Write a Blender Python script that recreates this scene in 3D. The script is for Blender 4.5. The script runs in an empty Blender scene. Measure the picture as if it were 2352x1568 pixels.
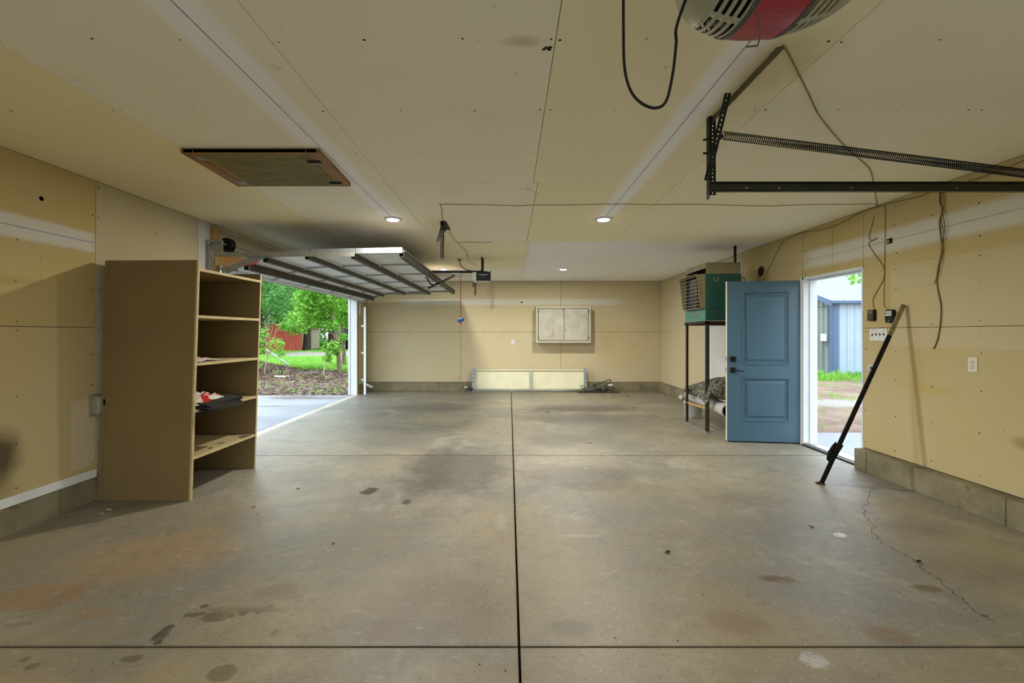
import bpy, bmesh, math, random
from mathutils import Vector, Matrix, noise as mnoise
random.seed(7)
C = bpy.context.scene.collection
SC = bpy.context.scene
# ---------------------------------------------------------------- view and pixel-to-place helpers
F, U0, V0, EYE, H = 1025.0, 1170.0, 765.5, 1.383, 2.65
XL, XR, YB, YF = -3.44, 3.65, 10.78, -2.6
def P(u, v, y):  return Vector(((u-U0)*y/F, y, EYE+(V0-v)*y/F))
def PX(u, v, x): return P(u, v, x*F/(u-U0))
def PF(u, v, z=0.0): return P(u, v, (EYE-z)*F/(v-V0))
def PC(u, v): return PF(u, v, H)

# ---------------------------------------------------------------- mesh builder
class MB:
    def __init__(s): s.bm = bmesh.new(); s.mi = 0
    def face(s, pts, mi=None):
        vs = [s.bm.verts.new(p) for p in pts]
        try:
            f = s.bm.faces.new(vs); f.material_index = s.mi if mi is None else mi; return f
        except ValueError: return None
    def grid(s, rows, closed_u=False, closed_v=False, mi=None):
        vs = [[s.bm.verts.new(p) for p in r] for r in rows]
        n, m = len(vs), len(vs[0])
        for i in range(n if closed_v else n-1):
            for j in range(m if closed_u else m-1):
                try:
                    f = s.bm.faces.new((vs[i][j], vs[i][(j+1)%m], vs[(i+1)%n][(j+1)%m], vs[(i+1)%n][j]))
                    f.material_index = s.mi if mi is None else mi
                except ValueError: pass
        return vs
    def hexa(s, p, mi=None):      # 8 points: bottom 4 then top 4
        vs = [s.bm.verts.new(q) for q in p]
        for idx in ((3,2,1,0),(4,5,6,7),(0,1,5,4),(1,2,6,5),(2,3,7,6),(3,0,4,7)):
            f = s.bm.faces.new([vs[i] for i in idx]); f.material_index = s.mi if mi is None else mi
    def box(s, lo, hi, mi=None):
        (a,b,c),(d,e,f) = lo, hi
        a,d = min(a,d),max(a,d); b,e = min(b,e),max(b,e); c,f = min(c,f),max(c,f)
        s.hexa([(a,b,c),(d,b,c),(d,e,c),(a,e,c),(a,b,f),(d,b,f),(d,e,f),(a,e,f)], mi)
    def bar(s, p0, p1, w, h, up=(0,0,1), mi=None):   # rectangular bar from p0 to p1
        p0, p1 = Vector(p0), Vector(p1); d = (p1-p0).normalized(); up = Vector(up)
        x = d.cross(up)
        if x.length < 1e-4: x = d.cross(Vector((1,0,0)))
        x.normalize(); y = x.cross(d).normalized()
        q = [(-.5,-.5),(.5,-.5),(.5,.5),(-.5,.5)]
        s.hexa([p0+x*w*a+y*h*b for a,b in q]+[p1+x*w*a+y*h*b for a,b in q], mi)
    def tube(s, pts, r, n=8, mi=None, cap=True, r1=None):
        pts = [Vector(p) for p in pts]; k = len(pts)
        t0 = (pts[1]-pts[0]).normalized()
        a = t0.cross(Vector((0,0,1)))
        if a.length < .05: a = t0.cross(Vector((1,0,0)))
        a.normalize(); rows = []
        for i in range(k):
            t = (pts[min(i+1,k-1)]-pts[max(i-1,0)])
            if t.length < 1e-9: t = t0
            t = t.normalized()
            a = (a - t*a.dot(t))
            if a.length < 1e-6: a = t.orthogonal()
            a.normalize(); b = t.cross(a)
            rr = r[i] if isinstance(r,(list,tuple)) else (r if r1 is None else r+(r1-r)*i/(k-1))
            rows.append([pts[i]+(a*math.cos(2*math.pi*j/n)+b*math.sin(2*math.pi*j/n))*rr for j in range(n)])
        vs = s.grid(rows, closed_u=True, mi=mi)
        if cap:
            for ring in (list(reversed(vs[0])), vs[-1]):
                f = s.bm.faces.new(ring); f.material_index = s.mi if mi is None else mi
    def lathe(s, prof, origin=(0,0,0), axis='z', n=24, mi=None):
        o = Vector(origin); rows = []
        for r, h in prof:
            row = []
            for j in range(n):
                c, q = math.cos(2*math.pi*j/n)*r, math.sin(2*math.pi*j/n)*r
                row.append(o+Vector({'z':(c,q,h),'x':(h,c,q),'y':(c,h,q)}[axis]))
            rows.append(row)
        vs = s.grid(rows, closed_u=True, mi=mi)
        for ring in (vs[0], vs[-1]):
            try:
                f = s.bm.faces.new(ring); f.material_index = s.mi if mi is None else mi
            except ValueError: pass
    def disc(s, c, nrm, r, n=8, mi=None, sy=1.0):
        nrm = Vector(nrm).normalized(); a = nrm.orthogonal().normalized(); b = nrm.cross(a); c = Vector(c)
        s.face([c+(a*math.cos(2*math.pi*i/n)+b*math.sin(2*math.pi*i/n)*sy)*r for i in range(n)], mi)
    def perf(s, o, d, w, nrm, L, W, t, pitch, hl, hw, skip=None, mi=None):
        """perforated steel strip: o = start mid-edge, d = length dir, w = width dir, nrm = thickness dir"""
        o, d, w, nrm = Vector(o), Vector(d).normalized(), Vector(w).normalized(), Vector(nrm).normalized()
        n = max(1, int(round(L/pitch))); l = L/n
        for i in range(n):
            c = o+d*(l*(i+.5))
            if skip and skip(i):
                s.bar(c-d*l/2, c+d*l/2, W, t, up=nrm, mi=mi); continue
            ang = [k*math.pi/4 for k in range(8)]
            out = [(l/2,0),(l/2,W/2),(0,W/2),(-l/2,W/2),(-l/2,0),(-l/2,-W/2),(0,-W/2),(l/2,-W/2)]
            inn = [(math.cos(a)*hl/2, math.sin(a)*hw/2) for a in ang]
            loops = []
            for sg in (-.5,.5):
                loops.append(([s.bm.verts.new(c+d*a+w*b+nrm*t*sg) for a,b in out],[s.bm.verts.new(c+d*a+w*b+nrm*t*sg) for a,b in inn]))
            for (O,I) in loops:
                for k in range(8):
                    f = s.bm.faces.new((O[k],O[(k+1)%8],I[(k+1)%8],I[k])); f.material_index = s.mi if mi is None else mi
            for q in (0,1):
                for k in range(8):
                    f = s.bm.faces.new((loops[0][q][k],loops[0][q][(k+1)%8],loops[1][q][(k+1)%8],loops[1][q][k])); f.material_index = s.mi if mi is None else mi
    def loops(s, o, ex, ez, n, rect, prof, mi=None):
        """moulded panel: rect=(x0,x1,z0,z1) on plane o+ex*x+ez*z, prof=[(inset,depth)...]"""
        o, ex, ez, n = Vector(o), Vector(ex), Vector(ez), Vector(n); x0,x1,z0,z1 = rect; rows = []
        for ins, dep in prof:
            rows.append([o+ex*a+ez*b-n*dep for a,b in ((x0+ins,z0+ins),(x1-ins,z0+ins),(x1-ins,z1-ins),(x0+ins,z1-ins))])
        vs = s.grid(rows, closed_u=True, mi=mi)
        f = s.bm.faces.new(vs[-1]); f.material_index = s.mi if mi is None else mi
    def xform(s, M): bmesh.ops.transform(s.bm, matrix=M, verts=s.bm.verts)
    def warp(s, fn):
        for v in s.bm.verts: v.co = fn(v.co)
    def build(s, name, mats, parent=None, smooth=False, bevel=0, loc=None):
        if not isinstance(mats,(list,tuple)): mats = [mats]
        bmesh.ops.recalc_face_normals(s.bm, faces=s.bm.faces)
        me = bpy.data.meshes.new(name); 
        for m in mats: me.materials.append(m)
        s.bm.to_mesh(me); s.bm.free()
        if smooth:
            for p in me.polygons: p.use_smooth = True
        o = bpy.data.objects.new(name, me); C.objects.link(o)
        if parent is not None: o.parent = parent
        if loc is not None: o.location = loc
        if bevel:
            b = o.modifiers.new('edge','BEVEL'); b.width = bevel; b.segments = 2; b.limit_method = 'ANGLE'; b.angle_limit = .6
        return o

def tag(o, label=None, cat=None, group=None, kind=None):
    if label: o['label'] = label
    if cat: o['category'] = cat
    if group: o['group'] = group
    if kind: o['kind'] = kind
    return o
def empty(name, label, cat, loc=(0,0,0), group=None, kind=None, rot=None):
    o = bpy.data.objects.new(name, None); C.objects.link(o); o.location = loc; o.empty_display_size = .1
    if rot: o.rotation_euler = rot
    return tag(o, label, cat, group, kind)
def struct(name, mb, mats, label, cat, **k):
    return tag(mb.build(name, mats, **k), label, cat, kind='structure')

# ---------------------------------------------------------------- node expression helper
def lin(h):      # '#rrggbb' -> linear rgba
    h = h.lstrip('#'); v = [int(h[i:i+2],16)/255 for i in (0,2,4)]
    return tuple([x/12.92 if x <= .04045 else ((x+.055)/1.055)**2.4 for x in v]+[1])
class X:         # scalar expression on a socket
    def __init__(s, nt, sock): s.nt, s.s = nt, sock
    def m(s, op, *a, clamp=False):
        n = s.nt.nodes.new('ShaderNodeMath'); n.operation = op; n.use_clamp = clamp
        for i, q in enumerate((s,)+a):
            if isinstance(q, X): s.nt.links.new(q.s, n.inputs[i])
            else: n.inputs[i].default_value = q
        return X(s.nt, n.outputs[0])
    def __add__(s,o): return s.m('ADD',o)
    def __sub__(s,o): return s.m('SUBTRACT',o)
    def __mul__(s,o): return s.m('MULTIPLY',o)
    def __truediv__(s,o): return s.m('DIVIDE',o)
    def abs(s): return s.m('ABSOLUTE')
    def max(s,o): return s.m('MAXIMUM',o)
    def min(s,o): return s.m('MINIMUM',o)
    def gt(s,o): return s.m('GREATER_THAN',o)
    def lt(s,o): return s.m('LESS_THAN',o)
    def sq(s): return s.m('MULTIPLY',s)
    def ramp(s, a, b):        # smooth 0 at a, 1 at b
        n = s.nt.nodes.new('ShaderNodeMapRange'); n.interpolation_type = 'SMOOTHSTEP'
        s.nt.links.new(s.s, n.inputs[0]); n.inputs[1].default_value = a; n.inputs[2].default_value = b
        if a > b:
            n.inputs[1].default_value = b; n.inputs[2].default_value = a; n.inputs[3].default_value = 1; n.inputs[4].default_value = 0
        return X(s.nt, n.outputs[0])
class Mat:
    def __init__(s, name, rough=.7, metal=0, spec=.3):
        s.mat = bpy.data.materials.new(name); s.mat.use_nodes = True; s.nt = s.mat.node_tree
        s.bsdf = s.nt.nodes['Principled BSDF']; b = s.bsdf.inputs
        b['Roughness'].default_value = rough; b['Metallic'].default_value = metal; b['Specular IOR Level'].default_value = spec
        s._pos = None
    def pos(s, world=True):
        if world:
            n = s.nt.nodes.new('ShaderNodeNewGeometry'); v = n.outputs['Position']
        else:
            n = s.nt.nodes.new('ShaderNodeTexCoord'); v = n.outputs['Object']
        s.vec = v
        q = s.nt.nodes.new('ShaderNodeSeparateXYZ'); s.nt.links.new(v, q.inputs[0])
        return [X(s.nt, o) for o in q.outputs]
    def noise(s, scale, detail=3, rough=.55, vec=None, stretch=None, dist=0):
        v = vec or s.vec
        if stretch:
            mp = s.nt.nodes.new('ShaderNodeMapping'); mp.inputs['Scale'].default_value = stretch; s.nt.links.new(v, mp.inputs[0]); v = mp.outputs[0]
        n = s.nt.nodes.new('ShaderNodeTexNoise'); s.nt.links.new(v, n.inputs['Vector'])
        n.inputs['Scale'].default_value = scale; n.inputs['Detail'].default_value = detail; n.inputs['Roughness'].default_value = rough; n.inputs['Distortion'].default_value = dist
        return X(s.nt, n.outputs[0])
    def voro(s, scale, out='Distance', feature='F1', rand=1):
        n = s.nt.nodes.new('ShaderNodeTexVoronoi'); s.nt.links.new(s.vec, n.inputs['Vector']); n.inputs['Scale'].default_value = scale; n.feature = feature
        n.inputs['Randomness'].default_value = rand
        return X(s.nt, n.outputs[out])
    def rgb(s, c):
        n = s.nt.nodes.new('ShaderNodeRGB'); n.outputs[0].default_value = c if len(c)==4 else tuple(c)+(1,); return n.outputs[0]
    def mix(s, a, b, f, mode='MIX'):
        n = s.nt.nodes.new('ShaderNodeMix'); n.data_type = 'RGBA'; n.blend_type = mode
        for q, i in ((a,6),(b,7)):
            if isinstance(q,(tuple,list)): n.inputs[i].default_value = q if len(q)==4 else tuple(q)+(1,)
            else: s.nt.links.new(q, n.inputs[i])
        if isinstance(f, X): s.nt.links.new(f.s, n.inputs[0])
        else: n.inputs[0].default_value = f
        return n.outputs[2]
    def color(s, c): 
        if isinstance(c,(tuple,list)): s.bsdf.inputs['Base Color'].default_value = c if len(c)==4 else tuple(c)+(1,)
        else: s.nt.links.new(c, s.bsdf.inputs['Base Color'])
    def rough(s, x): s.nt.links.new(x.s, s.bsdf.inputs['Roughness'])
    def attr(s, name):
        n = s.nt.nodes.new('ShaderNodeAttribute'); n.attribute_name = name; return X(s.nt, n.outputs['Fac'])
    def bump(s, x, strength=.3, dist=.01):
        n = s.nt.nodes.new('ShaderNodeBump'); s.nt.links.new(x.s, n.inputs['Height']); n.inputs['Strength'].default_value = strength; n.inputs['Distance'].default_value = dist
        s.nt.links.new(n.outputs[0], s.bsdf.inputs['Normal'])
    def blob(s, a, b, ca, cb, ra, rb, wob, soft=.5, rot=0):   # soft irregular stain mask around (ca,cb)
        da, db = a-ca, b-cb
        if rot:
            c, q = math.cos(rot), math.sin(rot); da, db = da*c+db*q, db*c-da*q
        r = ((da*(1/ra)).sq()+(db*(1/rb)).sq()).m('SQRT') + wob
        return r.ramp(1+soft*.5, 1-soft*.5)
def simple(name, col, rough=.6, metal=0, spec=.3, var=.12, scale=6, dark=None, bump=0, world=False, stretch=None):
    m = Mat(name, rough, metal, spec); m.pos(world)
    c = lin(col) if isinstance(col,str) else tuple(col)+(1,)
    d = (lin(dark) if isinstance(dark,str) else dark) or tuple(x*(1-2*var) for x in c[:3])+(1,)
    n = m.noise(scale, 4, .6, stretch=stretch)
    m.color(m.mix(d, c, n.ramp(.25,.65)))
    if bump: m.bump(m.noise(scale*6,3), bump, .004)
    return m.mat
def wood(name, c1, c2, scale=3, stretch=(1,12,12), rough=.6):
    m = Mat(name, rough); m.pos(False)
    n = m.noise(scale, 5, .6, stretch=stretch, dist=1.2)
    m.color(m.mix(lin(c1), lin(c2), n.ramp(.3,.7))); m.bump(n, .15, .003)
    return m.mat
SKY, LAMP_W, LAMP_NEAR, EXPO = 1.75, 23.0, 0.2, 1.38
# ================================================================= materials
def ramp3(m, x, stops):
    n = m.nt.nodes.new('ShaderNodeValToRGB'); e = n.color_ramp.elements
    e[0].position, e[0].color = stops[0][0], stops[0][1]; e[1].position, e[1].color = stops[-1][0], stops[-1][1]
    for p, c in stops[1:-1]:
        k = e.new(p); k.color = c
    m.nt.links.new(x.s, n.inputs[0]); return n.outputs[0]
WHITE_SHEET, GREY_SHEET, TAN_SHEET = lin('#c9c8c5'), lin('#bfb9a4'), lin('#b9a46a')
def drywall(name, ax, bands=(), patches=(), stains=(), pal=None, bandc='#cfcbbf', bigf=.35):
    m = Mat(name, .85, spec=.15); p = m.pos(True); a, b = p[ax[0]], p[ax[1]]
    t = m.attr('tint') + (m.noise(.9, 3)-.5)*.28
    col = ramp3(m, t, list(zip((0,.35,1),pal or (WHITE_SHEET,GREY_SHEET,TAN_SHEET))))
    big = m.noise(1.7, 4, .6)
    col = m.mix(col, lin('#b59a64'), big.ramp(.52,.85)*bigf)
    wob = (m.noise(3, 4, .65)-.5)
    for (c, r, a0, a1, lo, hi, soft, chalk) in bands:        # joint compound bands: which axis, centre, extent, chalk line
        u, v = (a, b) if c == 0 else (b, a)
        d = (u-r).abs() + wob*.03
        f = d.ramp(hi, lo)*v.ramp(a0-soft, a0+soft)*v.ramp(a1+soft, a1-soft)
        col = m.mix(col, lin(bandc), f*.9)
        if chalk:
            col = m.mix(col, lin(chalk), ((u-r).abs() + (m.noise(9,2)-.5)*.002).lt(.0028)*v.lt(a1)*v.gt(a0)*.85)
    for (a0, a1, b0, b1, cc, f) in patches:
        k = a.gt(a0)*a.lt(a1)*b.gt(b0)*b.lt(b1)
        col = m.mix(col, lin(cc), k*f)
    for (ca, cb, ra, rb, cc, f) in stains:
        col = m.mix(col, lin(cc), m.blob(a, b, ca, cb, ra, rb, wob*.9, 1.2)*f)
    sp = m.noise(26, 2, .5).ramp(.71,.76)*m.noise(2.3,2).ramp(.45,.62)
    col = m.mix(col, lin('#7a6236'), sp*.55)
    scr = m.noise(5, 4, .7, stretch=(1,1,7)).ramp(.66,.72)
    col = m.mix(col, lin('#a08650'), scr*.3)
    m.color(col); m.bump(m.noise(40,2), .06, .002)
    return m.mat
M_nail = simple('nail_head', '#3a2c18', .7)
M_gap = simple('dark_gap', '#2c2416', .9)
M_concrete_block = None
def concrete(name, c1, c2, scale=4, spots='#5a5140'):
    m = Mat(name, .85, spec=.2); m.pos(True)
    col = m.mix(lin(c1), lin(c2), m.noise(scale,5,.65).ramp(.3,.7))
    col = m.mix(col, lin(spots), m.noise(scale*2.2,4,.7).ramp(.6,.72)*.7)
    col = m.mix(col, lin('#a89f84'), m.noise(38,2).ramp(.66,.72)*.35)
    m.color(col); m.bump(m.noise(30,4,.7), .5, .006); return m.mat
M_block = concrete('block_concrete', '#6f6850', '#8b8368', 3)
M_white_paint = simple('white_paint', '#dfe0dd', .5, var=.05)
M_white_jamb = simple('white_jamb_paint', '#d6dadc', .45, var=.03)
M_raw_wood = wood('raw_lumber', '#a9793f', '#c79a5d', 2, (14,14,1))
M_galv = simple('galvanised_steel', '#a4aaa6', .42, .75, var=.12, scale=18)
M_track = simple('grey_track_steel', '#a3a497', .5, .25, var=.1, scale=10)
M_dark_steel = simple('dark_angle_steel', '#29261b', .6, .3, var=.25, scale=12)
M_rail_olive = simple('olive_track_steel', '#46432c', .5, .3, var=.2, scale=8)
M_black = simple('black_plastic', '#101012', .45, var=.2)
M_rubber = simple('black_rubber', '#0b0b0b', .6, var=.2)
M_wire = simple('tan_wire', '#86703c', .7, var=.15)
M_alum = simple('threshold_aluminium', '#b9bcb8', .35, .8, var=.08, scale=20)

# ================================================================= setting: floor
def floor_mat():
    m = Mat('stained_concrete_floor', .45, spec=.42); x, y, z = m.pos(True)
    n1 = m.noise(.55, 5, .62); n2 = m.noise(1.7, 6, .68, dist=.6); n3 = m.noise(7, 5, .7)
    col = m.mix(lin('#79766b'), lin('#8e8671'), n1.ramp(.38,.62))
    col = m.mix(col, lin('#a8a294'), n2.ramp(.5,.72)*.6)
    col = m.mix(col, lin('#6b675f'), m.noise(.9, 6, .7, stretch=(1,2.2,1), dist=.4).ramp(.53,.7)*.65)
    col = m.mix(col, lin('#8a7558'), m.noise(1.1, 5, .7, stretch=(1.6,1,1)).ramp(.58,.74)*.45)
    wob = (m.noise(2.6, 5, .7)-.5)*2.0; wobs = (m.noise(13, 5, .75)-.5)*2.4+(m.noise(4,4,.7)-.5)*1.4
    for (u, v, ru, rv, cc, f, soft) in STAINS:
        c = PF(u, v); e = PF(u+ru, v); g = PF(u, v-rv)
        col = m.mix(col, lin(cc), m.blob(x, y, c.x, c.y, max(.02,e.x-c.x), max(.02,g.y-c.y), wobs if ru < 45 else wob, soft)*min(.95,f*1.2))
    # pale apron along the garage opening
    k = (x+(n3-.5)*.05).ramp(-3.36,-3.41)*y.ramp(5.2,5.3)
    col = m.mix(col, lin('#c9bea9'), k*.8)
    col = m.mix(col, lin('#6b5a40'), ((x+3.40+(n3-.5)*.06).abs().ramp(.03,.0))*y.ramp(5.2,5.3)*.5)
    # dirt beside the joints
    j = (x-.043).abs().min((y-1.970).abs()).min((y-5.054).abs()).min((y-8.124).abs())
    col = m.mix(col, lin('#5d5342'), (j+(n3-.5)*.02).ramp(.03,.0)*.5)
    col = m.mix(col, lin('#6e675c'), n3.ramp(.50,.66)*.45)
    col = m.mix(col, lin('#c0b9aa'), m.noise(11, 5, .75, stretch=(1,1.7,1)).ramp(.55,.70)*.32)
    col = m.mix(col, lin('#5c564c'), m.noise(19, 4, .75).ramp(.56,.68)*.5)
    col = m.mix(col, lin('#94815c'), (y+(n2-.5)*3).ramp(4.4,1.9)*n1.ramp(.35,.6)*.5)
    # fine grain, pits and flecks with their glints painted white
    col = m.mix(col, lin('#5b5344'), m.noise(60, 3, .7).ramp(.56,.70)*.6)
    col = m.mix(col, lin('#d6cdb8'), m.noise(75, 2, .6).ramp(.66,.76)*.25)
    vd = m.voro(26); 
    col = m.mix(col, lin('#2e271b'), (vd+(n3-.5)*.1).ramp(.075,.05)*m.noise(1.4,2).ramp(.52,.6)*.85)
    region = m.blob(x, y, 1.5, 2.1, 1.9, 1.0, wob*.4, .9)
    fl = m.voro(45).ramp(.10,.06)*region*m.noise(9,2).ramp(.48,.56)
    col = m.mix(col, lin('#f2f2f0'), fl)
    m.color(col)
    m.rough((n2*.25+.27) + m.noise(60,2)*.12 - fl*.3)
    m.bump(m.noise(28,5,.75), .4, .005)
    return m.mat
STAINS = [(1050,1075,110,45,'#57524b',.75,.8),(1000,1390,150,75,'#6b6152',.7,1.0),(905,1440,60,30,'#6b5d4c',.5,.8),(640,1357,60,16,'#655a48',.55,.8),
 (510,1545,28,18,'#45423a',.8,.3),(300,1512,25,8,'#4d4a42',.7,.4),(345,1280,160,60,'#9b8058',.45,1.0),(100,1370,110,28,'#8a6b45',.45,.35),(210,1405,40,18,'#8a6b45',.4,.3),
 (1310,1440,50,20,'#4e4c49',.6,.9),(1690,1430,60,25,'#6a5a45',.55,.9),(2040,1455,60,20,'#6b5232',.6,.9),(1790,1330,36,8,'#5b431f',.75,.5),(2130,1352,30,9,'#54472f',.7,.5),
 (2120,1210,80,18,'#6d6250',.5,.9),(2250,1310,120,30,'#6d6250',.4,1.0),(1530,1275,40,16,'#6f8068',.4,.8),(1480,1255,50,10,'#6f8068',.3,.8),(1440,1338,90,10,'#6f8068',.3,.9),
 (1000,935,90,10,'#5f5b55',.6,.8),(1330,938,120,8,'#4f4b45',.65,.8),(1340,960,150,10,'#57534d',.5,.9),(1280,1010,70,14,'#5d5953',.5,.9),(1330,1090,120,20,'#5e574d',.55,.9),(1360,1118,70,9,'#5a4f3e',.5,.9),
 (880,1010,70,12,'#6a675f',.4,.9),(1700,1150,120,16,'#726a5c',.35,.9),(1870,1515,28,18,'#c4c6c8',.85,.5),(1930,1228,14,5,'#d0cec8',.7,.4),(1330,1230,45,3,'#b4afa4',.3,.9),
 (1180,1545,70,30,'#6b6358',.4,.9),(820,1260,120,40,'#756a58',.35,1.0),(700,1090,60,18,'#6b6355',.35,.9),(1150,1200,14,18,'#a9a9a8',.4,.9),
 (497,1415,30,11,'#33332d',.85,.35),(370,1457,16,16,'#2b2b26',.85,.35),(362,1476,7,5,'#2b2b26',.85,.3),(470,1391,6,4,'#33332d',.8,.3),(395,1308,14,8,'#76736a',.5,.3),(400,1322,12,6,'#76736a',.5,.3),
 (430,1412,5,2.5,'#33332d',.8,.3),(446,1411,4,2.5,'#33332d',.8,.3),(462,1409,5,2.5,'#33332d',.8,.3),(560,1407,5,3,'#3a3932',.8,.3),(596,1404,5,3,'#3a3932',.8,.3),(388,1441,6,3,'#33332d',.8,.3),(620,1392,10,5,'#5a564a',.5,.4),(630,1451,8,5,'#4a463c',.7,.3),(848,1128,20,8,'#2f291d',.8,.45),(935,1152,9,7,'#3a3223',.7,.45),(55,1515,8,4,'#46443c',.7,.3),(72,1531,10,5,'#46443c',.7,.3),(560,1400,80,3,'#4d4a40',.6,.6),(300,1165,60,10,'#71695a',.5,.9),
 (1970,1110,60,10,'#655a48',.4,.9),(2180,1075+50,60,8,'#6b6350',.4,.9),(1450,1120,80,14,'#7a6e5a',.4,.9)]
mb = MB()
xs = [(-3.53,.043-.006),(.043+.006,XR+.02)]; ys = [(YF,1.970-.007),(1.970+.007,5.054-.006),(5.054+.006,8.124-.006),(8.124+.006,YB+.02)]
for a0,a1 in xs:
    for b0,b1 in ys: mb.box((a0,b0,-.1),(a1,b1,0))
mb.box((-3.52,YF+.01,-.13),(XR+.01,YB+.01,-.022),1)
# hairline crack wandering over the right-hand slab
def crack(pts, w):
    q = [PF(u,v) for u,v in pts]; out = []
    for i in range(len(q)-1):
        for k in range(6):
            p = q[i].lerp(q[i+1], k/6); out.append(p+Vector((random.uniform(-1,1),random.uniform(-1,1),0))*.018)
    for i in range(len(out)-1):
        a, b = out[i], out[i+1]; d = (b-a).normalized(); s = Vector((-d.y,d.x,0))*w*random.uniform(.5,1)
        mb.face([a-s+Vector((0,0,.0006)),b-s+Vector((0,0,.0006)),b+s+Vector((0,0,.0006)),a+s+Vector((0,0,.0006))],1)
crack([(2006,1118),(1998,1140),(1984,1160),(1984,1180),(2004,1205),(2010,1232),(2035,1252),(2080,1272),(2105,1292),(2125,1312),(2165,1338),(2195,1360),(2230,1395),(2290,1430)], .0022)
crack([(1760,1070),(1850,1110),(1940,1150),(1984,1160)], .0008)
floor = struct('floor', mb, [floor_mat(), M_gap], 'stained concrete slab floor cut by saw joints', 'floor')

# ================================================================= sheets of drywall
def sheet_builder():
    mb = MB(); mb.layer = mb.bm.faces.layers.float.new('tint'); return mb
def sheet(mb, plane, a0, a1, b0, b1, t, g=.0022, th=.012):
    """plane: (axis, coordinate, outward sign into the wall)"""
    ax, c, s = plane; n0 = len(mb.bm.faces)
    a0 += g; a1 -= g; b0 += g; b1 -= g
    if ax == 'x': mb.box((c,a0,b0),(c+s*th,a1,b1))
    elif ax == 'y': mb.box((a0,c,b0),(a1,c+s*th,b1))
    else: mb.box((a0,b0,c),(a1,b1,c+s*th))
    for f in list(mb.bm.faces)[n0:]: f[mb.layer] = t
def nails(mb, plane, pts, r=.0055):
    ax, c, s = plane
    for a, b in pts:
        if random.random() < .18: continue
        a += random.uniform(-.012,.012); b += random.uniform(-.012,.012); rr = r*random.uniform(.7,1.35); e = c-s*.0007
        if ax == 'x': mb.disc((e,a,b),(1,0,0),rr,7,1)
        elif ax == 'y': mb.disc((a,e,b),(0,1,0),rr,7,1)
        else: mb.disc((a,b,e),(0,0,1),rr,7,1)
def frange(a, b, st):
    out = []; x = a
    while x < b: out.append(x); x += st
    return out

# ceiling
seams = [-2.235,-1.035,.20,1.423,2.64]
cols = [XL]+seams+[XR]; tint_near = [.95,.34,.42,.72,.5,.55]; tint_mid = [.8,.3,.42,.75,.6,.6]
mb = sheet_builder(); pl = ('z', H, 1)
for i in range(6):
    a0, a1 = cols[i], cols[i+1]
    sheet(mb, pl, a0, a1, YF, 1.33, tint_near[i]); 
    sheet(mb, pl, a0, a1, 1.33, 3.77, tint_near[i], g=.0018)
    b0 = a0+(.04 if i == 3 else 0); b1 = a1+(.04 if i == 2 else 0)
    sheet(mb, pl, b0, b1, 3.77, 6.14, tint_mid[i])
    c0 = a0+(.085 if i == 3 else 0); c1 = a1+(.085 if i == 2 else 0)
    if i < 3:
        sheet(mb, pl, c0, c1, 6.14, 8.70, .72); sheet(mb, pl, c0, c1, 8.70, YB, .12)
    else:
        sheet(mb, pl, c0, c1, 6.14, 8.45, .02, g=.0012); sheet(mb, pl, c0, c1, 8.45, YB, .0, g=.0012)
tr = frange(1.95-.61*4, 10.7, .605)
pts = []
for y in tr:
    for x in (-3.3,-2.83,-2.26,-2.21,-1.8,-1.42,-1.06,-1.0,-.62,-.2,.17,.23,.6,1.39,1.45,1.85,2.2,2.61,2.67,3.1):
        if y > 6.1 and random.random() < .55: continue
        pts.append((x,y))
nails(mb, pl, pts)
# broken patch where the drywall paper is torn, and the open joint near the opener
for k in range(14): 
    c = PC(1256,110); mb.disc((c.x+random.uniform(-.018,.018), c.y+random.uniform(-.014,.014), H-.0009-k*1e-5),(0,0,1),random.uniform(.004,.011),6,1)
a, b = PC(1052,556), PC(1130,556.6); mb.box((a.x,a.y-.013,H-.0008),(b.x,a.y+.013,H+.003),1)
mb.box((XL-.15,YF,H+.012),(XR+.15,YB+.15,H+.1),1)
M_ceil = drywall('ceiling_drywall', (0,1), bands=[(0,-1.287,YF,4.95,.055,.15,.35,'#4a5fa8'),(0,1.045,YF,4.9,.05,.13,.35,'#4a5fa8')],
    stains=[(PC(1200,95).x,PC(1200,95).y,.085,.035,'#a3946e',.4),(PC(1790,140).x,2.1,.2,.25,'#b39a66',.4)], pal=(lin('#f4f4f4'),lin('#f3efda'),lin('#f4e9bd')), bandc='#fbfbfd', bigf=.10)
ceiling = struct('ceiling', mb, [M_ceil, M_gap], 'bare drywall sheet ceiling with chalked joint bands', 'ceiling')

# left wall
mb = sheet_builder(); pl = ('x', XL, -1)
for y0, y1 in ((YF,-1.17),(-1.17,1.27),(1.27,3.71)):
    sheet(mb, pl, y0, y1, .21, 1.432, .85); sheet(mb, pl, y0, y1, 1.432, H, .93)
sheet(mb, pl, 3.71, 4.93, .21, H, .62, g=.003); sheet(mb, pl, 4.93, 5.125, .21, H, .0)
sheet(mb, pl, 5.125, 10.1, 2.19, H, .6); sheet(mb, pl, 10.14, YB, .21, H, .7)
nails(mb, pl, [(y,z) for y in (1.3,1.9,2.5,3.11,3.68,3.74,4.33,4.9,4.96,5.09) for z in (.3,.62,.95,1.22,1.40,1.465,1.75,2.05,2.35,2.6)])
for k in range(3): mb.disc((XL+.0008,PX(95,456,XL).y,PX(95,456,XL).z),(1,0,0),.017,9,1)
mb.box((XL-.15,YF,0),(XL-.012,5.2,H),2); mb.box((XL-.15,10.1,0),(XL-.012,YB+.15,H),2); mb.box((XL-.15,5.2,2.19),(XL-.012,10.1,H),2)
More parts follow.
